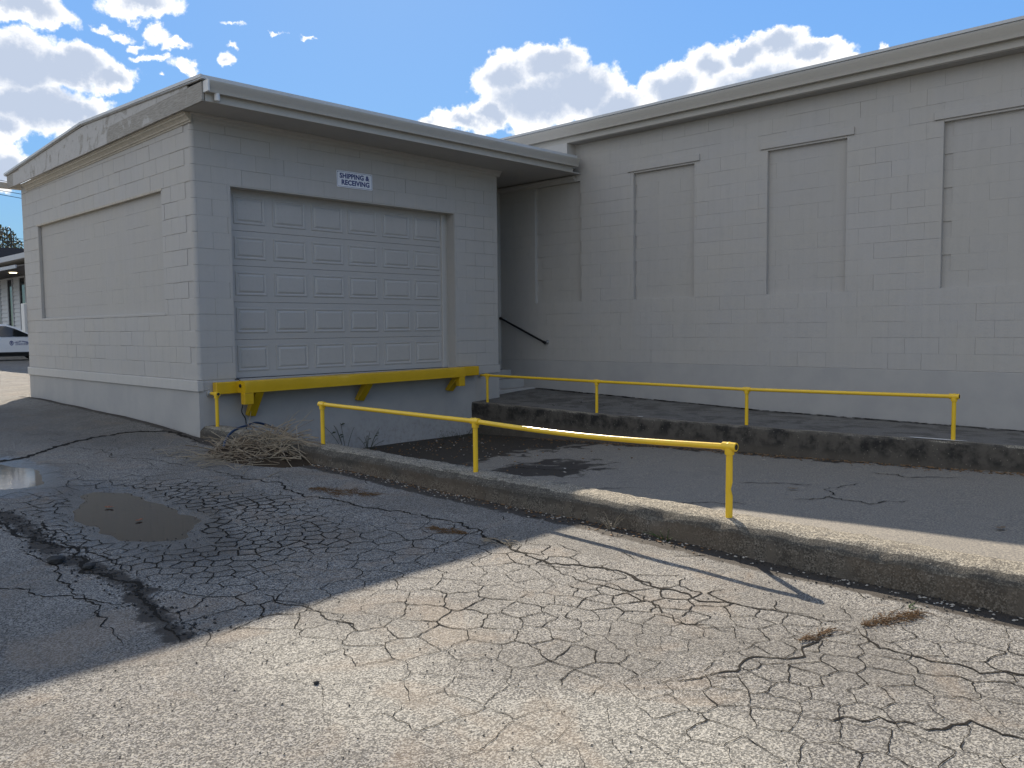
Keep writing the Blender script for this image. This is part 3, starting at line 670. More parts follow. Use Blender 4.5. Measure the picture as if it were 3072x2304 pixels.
# panels between openings so that reveals are real
edges=[-26]+[v for a,b in reversed(wins) for v in (a,b)]+[YB+.0]
mb.box(W+.008,W+.07,-26,12,-1.3,WB); mb.box(W+.008,W+.07,-26,12,WT,BT)
pr=-26
for a,b in sorted(wins): mb.box(W+.008,W+.07,pr,a,WB,WT); pr=b
mb.box(W+.008,W+.07,pr,12,WB,WT)
mb.build('wall','smooth_paint',hall)
limB=[300]
holesB=[(-b,-a,WB,WT) for a,b in wins]
rb=wall_blocks(hall,(.008,0,0),(0,-1,0),-math.pi/2,-YB,26,ZB,BT,holesB,'block_paint',limB,lambda it:0 if 1.3<it[0]<8.0 else (1+it[0]),off=.12,gapk=.6)
ri=None
for a,b in wins:
    q=wall_blocks(hall,(.062,0,0),(0,-1,0),-math.pi/2,-b+.0,-a,WB,WT,[],'infill_paint',limB,lambda it:it[0],off=R.uniform(0,.4),gapk=.3)
    if q.v:
        if ri is None: ri=q
        else: ri.add(q.v,q.f)
if rb.v: rb.build('block_courses','block_paint',hall,kind='stuff')
if ri is not None: ri.build('infill_courses','infill_paint',hall,kind='stuff')
for i,(a,b) in enumerate(wins):
    for sd in (0,1):
        mb=HB(); zz=WB
        while zz<WT-.01:
            z1=min(zz+C_,WT)
            if sd: quarter(mb,W+.028,b+.028-.0,.0285,math.pi,1.5*math.pi,zz+.0002,z1-.0003,5)
            else: quarter(mb,W+.028,a-.028,.0285,.5*math.pi,math.pi,zz+.0002,z1-.0003,5)
            zz+=C_
        if sd: mb.box(W+.026,W+.07,b+.0005,b+.03,WB,WT)
        else: mb.box(W+.026,W+.07,a-.03,a-.0005,WB,WT)
        mb.build('window_jamb','block_paint',hall,auto=AUTO)
    if i>0:
        mb=HB(); mb.box(W-.022,W+.02,a-.095,b+.105,WT+.006,WT+.103); mb.build('lintel','block_paint',hall,bevel=.005)
        mb=HB(); mb.box(W+.004,W+.075,a-.02,b+.02,WT-.022,WT+.008); mb.build('lintel_strip','trim_paint',hall,bevel=.004)
mb=HB(); mb.box(W-.006,W+.06,-26,YB,-1.3,ZB-.004); mb.build('foundation','foundation_paint',hall,bevel=.006)
# recess end wall with door frame
mb=HB(); mb.box(XE,W,YB,YB+.2,-.6,3.2); mb.build('recess_wall','smooth_paint',hall)
mb=HB(); mb.box(XE+.01,XE+.10,YB-.05,YB,0,2.45); mb.box(XE+1.02,XE+1.11,YB-.05,YB,0,2.45); mb.box(XE+.1,XE+1.02,YB-.05,YB,2.2,2.3); mb.build('door_frame','gutter_paint',hall,bevel=.004)
mb=HB(); mb.box(XE+.1,XE+1.02,YB-.03,YB-.002,0,2.2); mb.build('side_door','dark_roof',hall)
# roof
mb=HB()
def ystrip(mb,prof,y0=-26,y1=12): mb.prism([((x,y0,z),(x,y1,z)) for x,z in prof],0,0)
ystrip(mb,[(6.08,3.965),(14,4.5),(22,3.9),(22,3.86),(14,4.46),(6.08,3.935)]); roofb=mb.build('roof','galvanized',hall)
mb=HB(); ystrip(mb,[(6.19,3.70),(6.21,3.70),(6.21,3.94),(6.19,3.94)]); mb.build('fascia','gutter_paint',roofb,bevel=.003)
mb=HB(); ystrip(mb,[(6.187,3.935),(6.187,3.79),(6.115,3.79),(6.105,3.845),(6.072,3.90),(6.068,3.94),(6.082,3.94),(6.082,3.932)]); mb.build('gutter','gutter_paint',roofb,auto=AUTO)
mb=HB(); ystrip(mb,[(6.055,3.955),(6.055,3.99),(6.2,3.996),(6.2,3.96)]); mb.build('drip_edge','drip_metal',roofb)
mb=HB(); ystrip(mb,[(6.21,3.692),(6.60,3.692),(6.60,3.712),(6.21,3.712)],-26,-.74); mb.build('soffit','smooth_paint',roofb)
mb=HB(); mb.box(6.188,6.404,-.72,4,3.30,3.705); mb.build('eave_box','trim_paint',roofb,bevel=.004)
mb=HB(); crown(mb,(W,-.72,0),(W,YB,0),(-1,0,0),3.085,3.085,.75); mb.build('crown_moulding','smooth_paint',roofb)
# ================================================================= GROUND WORKS
def curb_z(y): return pw(y,[(-30,-.66),(-9,-.640),(-3,-.592),(0,-.575),(.2,-.57)])
# curb: rough, chipped profile
me=bpy.data.meshes.new('curb'); vs=[];fs=[]
prof=[(-.012,-1.1),(-.010,-.15),(-.006,-.062),(.010,-.040),(.045,-.012),(.075,-.002),(.10,0),(.20,.002),(.29,-.004),(.305,-.02),(.31,-.10),(.31,-1.1)]
pp=[]
for (a,b),(c,d) in zip(prof,prof[1:]):
    n=max(1,int(math.hypot(c-a,d-b)/.03)) if b>-.9 and d>-.9 else (3 if abs(b-d)>.5 else 1)
    pp+=[(lerp(a,c,i/n),lerp(b,d,i/n)) for i in range(n)]
pp.append(prof[-1]); npf=len(pp); ysc=axis([(-26,-10,.3),(-10,-.006,.03)])
for y in ysc:
    zt=curb_z(y)
    for (a,b) in pp:
        p=Vector((a*1.0,y,b)); nn=noise.noise(p*6)*.010+noise.noise(p*17)*.006+noise.noise(p*45)*.0035
        edge=max(0,1-math.hypot(a-.0,b+.02)/.09); chip=max(0,noise.noise(Vector((3,y*2.3,1)))-.12)*.10*edge+max(0,noise.noise(Vector((9,y*7,5)))-.2)*.05*edge
        vs.append((a+nn*.8+chip*.7,y,zt+b+nn-chip*.6))
for j in range(len(ysc)-1):
    for i in range(npf-1): fs.append((j*npf+i,j*npf+i+1,(j+1)*npf+i+1,(j+1)*npf+i))
me.from_pydata(vs,[],fs); me.update(); me.flip_normals()
bm=bmesh.new(); bm.from_mesh(me); bmesh.ops.recalc_face_normals(bm,faces=bm.faces); bm.to_mesh(me); bm.free()
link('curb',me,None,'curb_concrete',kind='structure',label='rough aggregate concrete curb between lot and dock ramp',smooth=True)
# ramp
def ramp_z(x,y): 
    b=pw(y,[(-40,-.85),(-20,-.72),(-12,-.76),(-8.6,-.845),(-7.9,-.856),(-5.4,-.932),(-4.2,-.957),(-1.5,-1.06),(0,-1.11),(1,-1.11)])
    return b+.006*nz(x,y,1.1)
xr=axis([(.28,4.66,.12)]); yr=axis([(-40,-12,1.2),(-12,.06,.12)])
me=bpy.data.meshes.new('dock_ramp'); me.from_pydata([(x,y,ramp_z(x,y)) for y in yr for x in xr],[],[(j*len(xr)+i,j*len(xr)+i+1,(j+1)*len(xr)+i+1,(j+1)*len(xr)+i) for j in range(len(yr)-1) for i in range(len(xr)-1)]); me.update()
def rdirt(x,y):
    v=max(sm(-4.0,-1.3,y+.5*nz(x,y,1.0)), .75*sm(4.1,4.6,x)*sm(-9,-2,y+3), sm(.62,.34,x)*sm(-5,-3,y))
    v=max(v,.75*math.exp(-(((x-2.3)/1.1)**2+((y+3.7)/.8)**2)))
    return v
setattrs(me,dirt=rdirt)
link('dock_ramp',me,None,'ramp_asphalt',kind='structure',label='sunken asphalt ramp sloping down to the dock door',smooth=True)
# raised walkway
def walk_z(x,y):
    e=pw(y,[(-30,-.50),(-9,-.585),(-7.9,-.597),(-5.2,-.622),(-2.6,-.622),(0,-.588),(1,-.57)]); wz=pw(y,[(-30,-.60),(-7.5,-.652),(-4.3,-.615),(0,-.488),(1,-.47)])
    u=(x-4.6)/(W-4.6); return lerp(e,wz,sm(0,1,u)*.6+u*.4)
xw=axis([(4.6,4.7,.03),(4.7,W,.12)]); yw=axis([(-26,-10,.4),(-10,YB,.05)]); vs=[];fs=[]; cols=[('b',-1.4),('b',-.30),('b',-.20),('b',-.10),('b',-.045),('b',-.018)]
npf=len(cols)+len(xw)
for y in yw:
    zt=walk_z(4.6,y)
    for _,d_ in cols:
        p=Vector((4.6,y,d_)); n_=noise.noise(p*5)*.012+noise.noise(p*16)*.006; vs.append((4.6+n_-(.004 if d_<-.02 else -.002),y,zt+d_))
    for i,x in enumerate(xw):
        n_=noise.noise(Vector((x,y,0))*4)*.006; chip=max(0,noise.noise(Vector((7,y*3,2)))-.1)*.05 if i==0 else 0
        vs.append((x+(.012+chip if i==0 else 0),y,walk_z(x,y)+n_-chip*.5))
for j in range(len(yw)-1):
    for i in range(npf-1): fs.append((j*npf+i,j*npf+i+1,(j+1)*npf+i+1,(j+1)*npf+i))
me=bpy.data.meshes.new('walkway'); me.from_pydata(vs,[],fs); me.update()
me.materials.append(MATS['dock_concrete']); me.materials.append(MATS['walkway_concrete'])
bm=bmesh.new(); bm.from_mesh(me); bmesh.ops.recalc_face_normals(bm,faces=bm.faces)
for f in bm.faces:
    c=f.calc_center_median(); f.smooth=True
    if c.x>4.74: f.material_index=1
if sum(f.normal.z for f in bm.faces)<0: bmesh.ops.reverse_faces(bm,faces=bm.faces)
bm.to_mesh(me); bm.free()
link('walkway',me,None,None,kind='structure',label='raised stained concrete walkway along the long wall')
# gutter line of cracks on the ramp and the walkway
rc=MB()
for pts,wd in [([(1.4,-3.6),(1.6,-4.2),(1.5,-4.9),(1.9,-5.4)],.014),([(2.6,-5.9),(2.75,-6.2),(2.9,-6.6)],.016),([(3.9,-6.7),(3.8,-7.1),(4.0,-7.5)],.016),([(1.2,-6.0),(1.5,-6.1),(1.7,-6.5)],.014),([(2.1,-6.7),(2.4,-6.9),(2.3,-7.3),(2.6,-7.5)],.014),([(2.4,-6.9),(2.8,-6.75),(3.2,-6.9)],.010),([(1.5,-4.9),(1.2,-5.2),(1.1,-5.7)],.010),([(2.1,-3.2),(2.2,-3.9),(2.6,-4.3)],.012)]:
    m_=MB(); ribbon(m_,pts,wd,ramp_z,jit=.6,wob=.05,lift=.006); m_.build('pavement_crack','crack_shade_dirt',bpy.data.objects['dock_ramp'])
m_=MB(); ribbon(m_,[(W-.04,y) for y in (.2,-1,-2,-3,-4,-5,-6,-7,-8,-9.5)],.06,walk_z,jit=.7,wob=.03,lift=.012,taper=False); m_.build('dirt_seam','crack_shade_dirt',bpy.data.objects['walkway'])
for pts,wd in [([(5.4,-.6),(5.5,-1.4),(5.35,-2.4)],.012),([(5.0,-1.2),(4.95,-2.1)],.014),([(5.2,-3.9),(5.3,-4.8),(5.25,-5.4)],.01)]:
    m_=MB(); ribbon(m_,pts,wd,walk_z,jit=.6,wob=.05,lift=.009); m_.build('pavement_crack','crack_shade_dirt',bpy.data.objects['walkway'])
# steps
st=thing('entry_steps','three gray concrete steps climbing into the recess behind the annex corner','steps',(XE,.25,-.5))
for y0,zt in ((.235,-.462),(.51,-.31),(.83,-.158)):
    mb=MB((XE,.25,-.5)); mb.box(XE,W-.008,y0,YB-.001 if y0>.8 else y0+.36,-.8,zt); mb.build('step','foundation_paint',st,bevel=.012)
# ================================================================= YELLOW DOCK LEDGE
led=thing('dock_ledge','dented yellow steel dock ledge on three braces under the roll-up door','dock ledge',(2.4,0,-.1))
def LB(): return MB((2.4,0,-.1))
def tiltz(x): return lerp(-.034,.0,(x-.17)/4.5)
mb=LB(); mb.hexa([(.17,-.12,-.150+tiltz(.17)),(4.665,-.12,-.150),(4.665,-.012,-.150),(.17,-.012,-.150+tiltz(.17)),(.17,-.12,tiltz(.17)),(4.665,-.12,-.002),(4.665,-.012,-.002),(.17,-.012,tiltz(.17))]); mb.build('back_beam','yellow_steel',led,bevel=.008)
mb=LB(); n=90; vs=[]; fs=[]
for i in range(n+1):
    x=lerp(.445,4.17,i/n); tz=tiltz(x)+.008; den=.030*max(0,nz(x,1,2.4,9)+.1)+.008*nz(x,2,7,3)
    pr=[(-.105,-.005),(-.20,.004+den*.2),(-.300,.000-den*.9),(-.325+den*.7,-.012-den*1.1),(-.330+den*.6,-.045),(-.327,-.10),(-.328,-.148),(-.300,-.150),(-.22,-.150),(-.122,-.150)]
    for y,z in pr: vs.append((x,y,tz+z))
k=len(pr)
for i in range(n):
    for j in range(k): fs.append((i*k+j,i*k+(j+1)%k,(i+1)*k+(j+1)%k,(i+1)*k+j))
fs+=[tuple(range(k-1,-1,-1)),tuple(range(n*k,n*k+k))]; mb.add(vs,fs); mb.build('front_beam','yellow_steel',led,auto=math.radians(28))
for x0,x1 in ((.435,.56),(4.05,4.165)):
    mb=LB(); mb.box(x0,x1,-.325,-.225,-.285+tiltz(x0),-.142+tiltz(x0)); mb.build('end_block','yellow_steel',led,bevel=.006)
for xa in (.60,2.30,4.02):
    mb=LB(); w_=.115; z1=tiltz(xa)-.145
    z0=-.50 if xa<1 else (-.42 if xa<3 else -.385)
    mb.hexa([(xa,-.075,z0+.015),(xa+w_,-.075,z0),(xa+w_,-.005,z0+.0),(xa,-.005,z0+.03),(xa,-.31,z1),(xa+w_,-.31,z1),(xa+w_,-.18,z1),(xa,-.18,z1)]); mb.build('brace','yellow_steel',led,bevel=.006)
mb=LB(); mb.tube([(.43,-.21,-.085),(.448,-.21,-.085)],.022,14); mb.build('bolt_hole','black_rubber',led)
# ================================================================= RAILINGS
RP=.0205
def railing(org,posts,ztops,base,pts,flange,label,tail=.06,sag=0,stub=None):
    t_=thing('pipe_railing',label,'railing',org,'yellow pipe railings beside the dock ramp')
    for (x,y),zt,zb in zip(posts,ztops,base):
        mb=MB(org)
        if sag and (x,y)==posts[-1]:  # the kinked post
            mb.tube([(x,y,zb-.03),(x,y,zb+.13),(x-.004,y+.004,zb+.175),(x,y,zb+.22),(x,y,zt-.02)],[RP*1.12,RP*1.12,RP*.86,RP*1.08,RP*1.05],18)
        else: mb.tube([(x,y,zb-.03),(x,y,zt-.02)],RP*1.05,18)
        mb.build('post','yellow_pipe',t_,auto=AUTO)
    mb=MB(org); mb.tube(pts,RP,18); mb.build('rail','yellow_pipe',t_,auto=AUTO)
    for (x,y),zt in zip(posts,ztops):
        mb=MB(org); mb.tube([(x,y+.048,zt),(x,y+.036,zt),(x,y-.036,zt),(x,y-.048,zt)],[.028,.0285,.0285,.028],18)
        mb.tube([(x,y,zt-.052),(x,y,zt-.044),(x,y,zt-.01)],[.0305,.031,.031],18)
        vs=[];fs=[]
        mb.tube([(x,y,zt),(x,y,zt+.022),(x,y,zt+.031)],[.029,.022,.004],16)
        mb.build('fitting','yellow_pipe',t_,auto=AUTO)
    if flange:
        fx,fz=flange; mb=MB(org); mb.tube([(fx,-.005,fz),(fx,-.018,fz)],.052,20); mb.tube([(fx,-.018,fz),(fx,-.04,fz)],.03,18); mb.build('wall_flange','galvanized',t_,auto=AUTO)
    if stub:
        x,y,z=stub; mb=MB(org); mb.tube([(x,y-.0482,z),(x,y-.0495,z)],.019,16); mb.build('pipe_bore','black_rubber',t_)
    return t_
x=.15
railing((x,-.155,-.575),[(x,-.155)],[-.172],[-.575],[(.14,-.02,-.168),(x,-.155,-.172)],(.14,-.168),'short yellow pipe stub from wall flange to one post under the dock ledge, open fitting',stub=(x,-.155,-.172))
pts=[(x,-2.47,-.163)]+[(x,lerp(-2.49,-4.82,i/6),lerp(-.164,-.176,i/6)) for i in range(1,6)]+[(x,-4.82,-.176)]+[(x,lerp(-4.82,-7.21,i/10),lerp(-.176,-.168,i/10)-.028*math.sin(math.pi*i/10)) for i in range(1,10)]+[(x,-7.25,-.168)]
railing((x,-7.2,-.62),[(x,-2.5),(x,-4.82),(x,-7.21)],[-.164,-.176,-.168],[-.59,-.603,-.62],pts,None,'bowed yellow pipe railing on three posts on the near curb, right post kinked',sag=1,stub=(x,-7.21,-.168))
x=4.70
pts=[(4.78,-.02,-.160)]+[(x,y,z) for y,z in ((-.27,-.153),(-1.5,-.160),(-2.52,-.166),(-3.7,-.168),(-4.87,-.174),(-6,-.16),(-7.25,-.142))]
railing((x,-.27,-.56),[(x,-.27),(x,-2.52),(x,-4.87),(x,-7.22)],[-.153,-.166,-.174,-.142],[-.56,-.585,-.585,-.575],pts,(4.78,-.160),'long yellow pipe railing on four posts along the raised walkway edge',stub=(x,-7.22,-.142))
# black handrail on the long wall
hr=thing('handrail','sloping black iron handrail on the long wall by the steps','handrail',(6.32,.5,.5))
mb=MB((6.32,.5,.5)); a=Vector((6.32,.985,.775)); b=Vector((6.32,-.055,.353)); dd_=(b-a).normalized()
mb.tube([a-dd_*.05,a,b,b+dd_*.03],.019,14); mb.tube([a-dd_*.06,a-dd_*.02],.026,14); mb.tube([b-dd_*.02,b+dd_*.035],.026,14); mb.build('rail','black_iron',hr,auto=AUTO)
for q in (a,b):
    mb=MB((6.32,.5,.5)); mb.tube([q,(W+.004,q.y,q.z)],.016,12); mb.tube([(W-.008,q.y,q.z),(W+.006,q.y,q.z)],.038,16); mb.build('bracket','galvanized',hr,auto=AUTO)
# ================================================================= SIGN
def text_mesh(s,size,sx,bold=.0,space=1.):
    c=bpy.data.curves.new('t','FONT'); c.body=s; c.size=size; c.offset=bold; c.extrude=.0006; c.align_x='CENTER'; c.align_y='CENTER'; c.space_character=space; c.resolution_u=3
    o=bpy.data.objects.new('t',c); COL.objects.link(o); bpy.context.view_layer.update()
    me=bpy.data.meshes.new_from_object(o.evaluated_get(bpy.context.evaluated_depsgraph_get())); bpy.data.objects.remove(o); bpy.data.curves.remove(c)
    for v in me.vertices: v.co.x*=sx
    return me
sg=thing('wall_sign','white sign with blue letters SHIPPING & RECEIVING above the roll-up door','sign',(2.384,-.004,2.717))
sg.rotation_euler=(0,math.radians(-.6),0)
def rrect(w_,h_,r_,n=5):
    out=[]
    for cx,cy,a0 in ((w_/2-r_,h_/2-r_,0),(-w_/2+r_,h_/2-r_,90),(-w_/2+r_,-h_/2+r_,180),(w_/2-r_,-h_/2+r_,270)):
        for i in range(n+1): a=math.radians(a0+90*i/n); out.append((cx+r_*math.cos(a),cy+r_*math.sin(a)))
    return out
mb=MB(); mb.prism([((x,-.0,z),(x,-.006,z)) for x,z in rrect(.607,.228,.014)],0,0); mb.build('panel','sign_white',sg)
o1=rrect(.585,.207,.012); o2=rrect(.577,.199,.009); n=len(o1); mb=MB()
mb.add([(x,-.0068,z) for x,z in o1]+[(x,-.0068,z) for x,z in o2],[(i,(i+1)%n,n+(i+1)%n,n+i) for i in range(n)]); mb.build('border','sign_blue',sg)
for s,zz,xx in (('SHIPPING &',.044,-.005),('RECEIVING',-.046,.012)):
    me=text_mesh(s,.094,.80,.0034,1.04); wdt=max(v.co.x for v in me.vertices)-min(v.co.x for v in me.vertices); k=(.505 if '&' in s else .475)/wdt
    for v in me.vertices: v.co.x*=k
    o=link('lettering',me,sg,'sign_blue'); o.rotation_euler=(math.pi/2,0,0); o.location=(xx,-.0075,zz)
for sx in (-.283,.283):
    mb=MB(); mb.tube([(sx,-.006,.098),(sx,-.009,.098)],.006,10); mb.build('screw','black_iron',sg)
# ================================================================= CABLES
def cable(name,pts,rad,m,label,cat):
    # catmull-rom
    P=[Vector(p) for p in pts]; out=[]
    for i in range(len(P)-1):
        p0,p1,p2,p3=P[max(i-1,0)],P[i],P[i+1],P[min(i+2,len(P)-1)]
        for k in range(8):
            t_=k/8; out.append(.5*((2*p1)+(-p0+p2)*t_+(2*p0-5*p1+4*p2-p3)*t_*t_+(-p0+3*p1-3*p2+p3)*t_**3))
    out.append(P[-1]); mb=MB(); mb.tube(out,rad,8); o=mb.build(name,m,None,auto=AUTO,label=label,cat=cat)
cable('black_cable',[(.49,.02,-.012),(.485,-.10,-.015),(.492,-.135,-.06),(.50,-.14,-.20),(.505,-.135,-.33),(.485,-.14,-.42),(.53,-.15,-.52),(.53,-.16,-.66)],.007,'cable_black','thin black cable hanging from the door sill behind the dock ledge','cable')
cable('blue_hose',[(.62,-.75,-.60),(.35,-.80,-.50),(.12,-.95,-.50),(-.10,-1.05,-.535),(-.25,-1.15,-.62),(-.36,-1.33,-.70),(-.42,-1.48,-.735)],.014,'blue_hose','dark blue hose arching over the straw pile onto the asphalt','hose')
# ================================================================= STRAW, DEBRIS, PLANTS
def stalk(mb,p,d,l,r_,bend,n=6):
    pts=[]; p=Vector(p); d=Vector(d).normalized(); q=Vector(bend)
    for i in range(n+1):
        t_=i/n; pts.append(p+d*l*t_+q*t_*t_*l)
    mb.tube(pts,[r_*(1-.5*i/n) for i in range(n+1)],4)
def pile_h(x,y):
    e=((x+.18)/.42)**2+((y+1.75)/.95)**2; return .30*max(0,1-e)**.7
s1=MB();s2=MB()
for i in range(300):
    a=R.random()*2*math.pi; rad=math.sqrt(R.random()); x=-.20+.36*rad*math.cos(a); y=-1.75+.70*rad*math.sin(a)
    base=max(lot_z(x,y),curb_z(y) if x>.0 else -9)
    z=base+max(.01,pile_h(x,y)*R.uniform(.15,.62)); ang=R.gauss(1.57,.75)+ (math.pi if R.random()<.5 else 0)
    l=R.uniform(.25,.75); d=Vector((math.cos(ang)*.6,math.sin(ang),R.uniform(-.35,.35)))
    c=Vector((x,y,z))-d.normalized()*l/2; c.z=max(c.z,max(lot_z(c.x,c.y),curb_z(c.y) if c.x>0 else -9)+.005)
    if c.x>.28: c.x=.28
    stalk(s1 if R.random()<.62 else s2,c,d,l,R.uniform(.0028,.0068),(R.uniform(-.15,.15),R.uniform(-.15,.15),R.uniform(-.35,-.02)))
for i in range(120): # low fringe spilling over the asphalt to the left
    x=R.uniform(-.85,-.25); y=-1.55+R.gauss(0,.42); z=lot_z(x,y)+R.uniform(.008,.05); ang=R.gauss(.5,.7)
    l=R.uniform(.2,.55); d=Vector((math.cos(ang),math.sin(ang),R.uniform(-.03,.12))); stalk(s1,Vector((x,y,z))-d*l/2*Vector((1,1,0)).length*.5,d,l,R.uniform(.002,.0045),(0,R.uniform(-.1,.1),-.06))
for p,d,l,b in [((-.1,-2.15,-.5),(.15,-.2,1),.36,(.1,-.3,-.2)),((-.05,-2.05,-.5),(.2,-.45,.9),.42,(.2,-.3,-.5)),((0,-2.0,-.55),(.3,-.5,.55),.45,(0,0,0)),((-.2,-2.3,-.6),(.1,-.5,.7),.35,(0,-.3,-.5)),((-.65,-1.5,-.72),(-.5,.7,.35),.28,(0,0,-.1)),((-.35,-1.5,-.62),(-.3,-.1,.4),.3,(0,0,0)),((-.1,-2.3,-.6),(-.1,-.8,-.15),.5,(0,0,-.1)),((0,-1.2,-.5),(.1,-.2,.9),.2,(0,0,0))]:
    stalk(s1,p,d,l,.004,b)
for i in range(16): # tall reed ends
    stalk(s1,(-.15+R.uniform(-.1,.1),-2.05+R.uniform(-.2,.2),-.58),(R.uniform(-.1,.3),R.uniform(-.6,-.1),R.uniform(.5,1)),R.uniform(.2,.38),.003,(R.uniform(-.2,.2),R.uniform(-.4,.0),R.uniform(-.6,0)))
# dark matted core
core=MB(); n=18; vs=[];fs=[]
for j in range(n+1):
    for i in range(n+1):
        x=lerp(-.62,.26,i/n); y=lerp(-2.75,-.85,j/n); z=lot_z(x,y)-.03+pile_h(x,y)*.42+.02*nz(x,y,9)
        vs.append((x,y,z))
for j in range(n):
    for i in range(n): fs.append((j*(n+1)+i,j*(n+1)+i+1,(j+1)*(n+1)+i+1,(j+1)*(n+1)+i))
core.add(vs,fs)
sp_=thing('straw_pile','heap of dry straw and reeds dumped over the curb by the annex corner','straw pile',(-.2,-1.75,-.75))
for mb_,nm,mt in ((s1,'straw','straw'),(s2,'straw','straw_dark'),(core,'matted_core','soil')):
    mb_.o=Vector((-.2,-1.75,-.75)); mb_.v=[tuple(Vector(v)-mb_.o) for v in mb_.v]; o=mb_.build(nm,mt,sp_,kind='stuff')
def chips(name,m,n,fn,smin,smax,label,flatk=.35,zf=lot_z,curl=.4):
    mb=MB()
    for i in range(n):
        x,y=fn(); s=R.uniform(smin,smax); z=zf(x,y)+s*.15+.002; a=R.random()*6.28; ca,sa=math.cos(a),math.sin(a)
        k=R.choice((4,5,6)); ring=[]; 
        for q in range(k):
            th=2*math.pi*q/k+R.uniform(-.3,.3); rx=s*R.uniform(.6,1); u,v=rx*math.cos(th),rx*math.sin(th)*.65
            ring.append((x+u*ca-v*sa,y+u*sa+v*ca,z+s*flatk*R.uniform(-curl,curl)))
        c=(x,y,z+s*flatk); b=(x,y,z-s*.3)
        mb.add(ring+[c,b],[(q,(q+1)%k,k) for q in range(k)]+[((q+1)%k,q,k+1) for q in range(k)])
    return mb.build(name,m,None,kind='stuff',label=label)
def ay(): 
    y=-.3-9.3*R.random(); return (min(.0,-.015-abs(R.gauss(0,.075))),y)
chips('gravel','gravel_light',420,ay,.005,.017,'pale grit scattered along the foot of the curb')
chips('gravel','stone_dark',900,lambda:(min(.0,-.01-abs(R.gauss(0,.10))),-.3-9.3*R.random()),.004,.013,'dark grit scattered along the foot of the curb')
chips('leaf_litter','leaf_litter',260,lambda:(min(.0,-.01-abs(R.gauss(0,.07))),-2.2-5*R.random()),.008,.022,'brown leaf litter along the foot of the curb',.15)
wy=lambda:(4.57-abs(R.gauss(0,.10)),-1.5-9*R.random())
chips('leaf_litter','leaf_litter',650,wy,.010,.028,'brown leaf litter along the foot of the walkway face',.2,ramp_z,.9)
chips('leaf_litter','straw_dark',420,wy,.010,.028,'dark leaf litter along the foot of the walkway face',.2,ramp_z,.9)
chips('leaf_litter','leaf_litter',300,lambda:(R.uniform(.5,4.5),-abs(R.gauss(0,1.5))-.05),.010,.03,'leaf litter on the damp ramp below the dock',.2,ramp_z,.9)
chips('leaf_litter','gravel_light',130,lambda:(R.uniform(.5,4.5),-abs(R.gauss(0,2.2))-.05),.008,.026,'pale scraps on the damp ramp below the dock',.2,ramp_z,.9)
chips('grit','stone_dark',950,lambda:(R.uniform(-4,-.3),R.uniform(-9.6,-6.0)),.0025,.0085,'black grit scattered over the sunlit asphalt',.5)
chips('grit','stone_dark',300,lambda:(L3[min(6,int(R.random()*7))][0]+R.gauss(0,.06),R.uniform(-6.2,-2.4)),.006,.018,'crumbled asphalt in the broken groove at left',.5)
def ring1():
    while 1:
        x=R.uniform(-3.1,-1.3); y=R.uniform(-5.2,-1.8); q=P1(x,y)
        if .02<q<.75 and R.random()<1.1-q: return (x,y)
chips('grit','stone_dark',300,ring1,.003,.010,'wet grit round the rim of the brown puddle',.45)
def tuft(name,m,cx,cy,ang,ln,wd,n,label,zf=lot_z,h=.012,r_=.0016):
    mb=MB(); ca,sa=math.cos(ang),math.sin(ang); ln*=1.1; wd*=1.15; n=int(n*.75)
    for i in range(n):
        u=R.uniform(-.5,.5); v=R.gauss(0,.32)*(1-abs(u)*1.2); x=cx+ca*u*ln-sa*v*wd; y=cy+sa*u*ln+ca*v*wd
        a=ang+R.gauss(0,.7); l=R.uniform(.03,.10); stalk(mb,(x,y,zf(x,y)+R.uniform(.003,h)),(math.cos(a),math.sin(a),R.uniform(-.05,.3)),l,r_,(0,0,-.2),3)
    return mb.build(name,m,None,kind='stuff',label=label)
tuft('pine_straw','rust_needles',-.62,-3.95,-1.25,.62,.20,420,'rusty patch of pine straw lying on the shaded asphalt crack')
tuft('pine_straw','rust_needles',-.85,-5.62,1.7,.30,.10,160,'small rusty patch of pine straw in the long crack')
tuft('pine_straw','rust_needles',-.50,-8.46,-.35,.36,.08,260,'brown strip of pine straw in the sunlit crack at right')
tuft('pine_straw','rust_needles',-.95,-8.28,-.2,.22,.05,80,'thin brown straw in the sunlit crack, left end')
tuft('dry_grass','straw',-.86,-6.08,-1.2,.22,.16,70,'pale dry grass sprouting from the long crack in the sun',h=.03)
# individual plants, leaves, stone
def blades(name,m,cx,cy,zf,n,hmin,hmax,label,spread=.03,lean=.4,cat='weed',wide=.004,org=None):
    mb=MB((cx,cy,zf(cx,cy)))
    for i in range(n):
        a=R.random()*6.28; h=R.uniform(hmin,hmax); x=cx+spread*math.cos(a)*R.random(); y=cy+spread*math.sin(a)*R.random(); le=R.uniform(.1,lean)
        stalk(mb,(x,y,zf(x,y)-.01),(math.cos(a)*le,math.sin(a)*le,1),h,wide,(math.cos(a)*le*.8,math.sin(a)*le*.8,-.3*le))
        if R.random()<.6:
            tt=R.uniform(.4,1); p=Vector((x,y,zf(x,y)-.01))+Vector((math.cos(a)*le,math.sin(a)*le,1)).normalized()*h*tt+Vector((math.cos(a)*le*.8,math.sin(a)*le*.8,-.3*le))*tt*tt*h
            s=h*.09; mb.add([p,p+Vector((s,s*.4,s*.6)),p+Vector((s*1.8,0,s*.4)),p+Vector((s,-s*.5,s*.2))],[(0,1,2,3)])
    o=mb.build(name,m,None,label=label,cat=cat); o.location=(cx,cy,zf(cx,cy)); return o
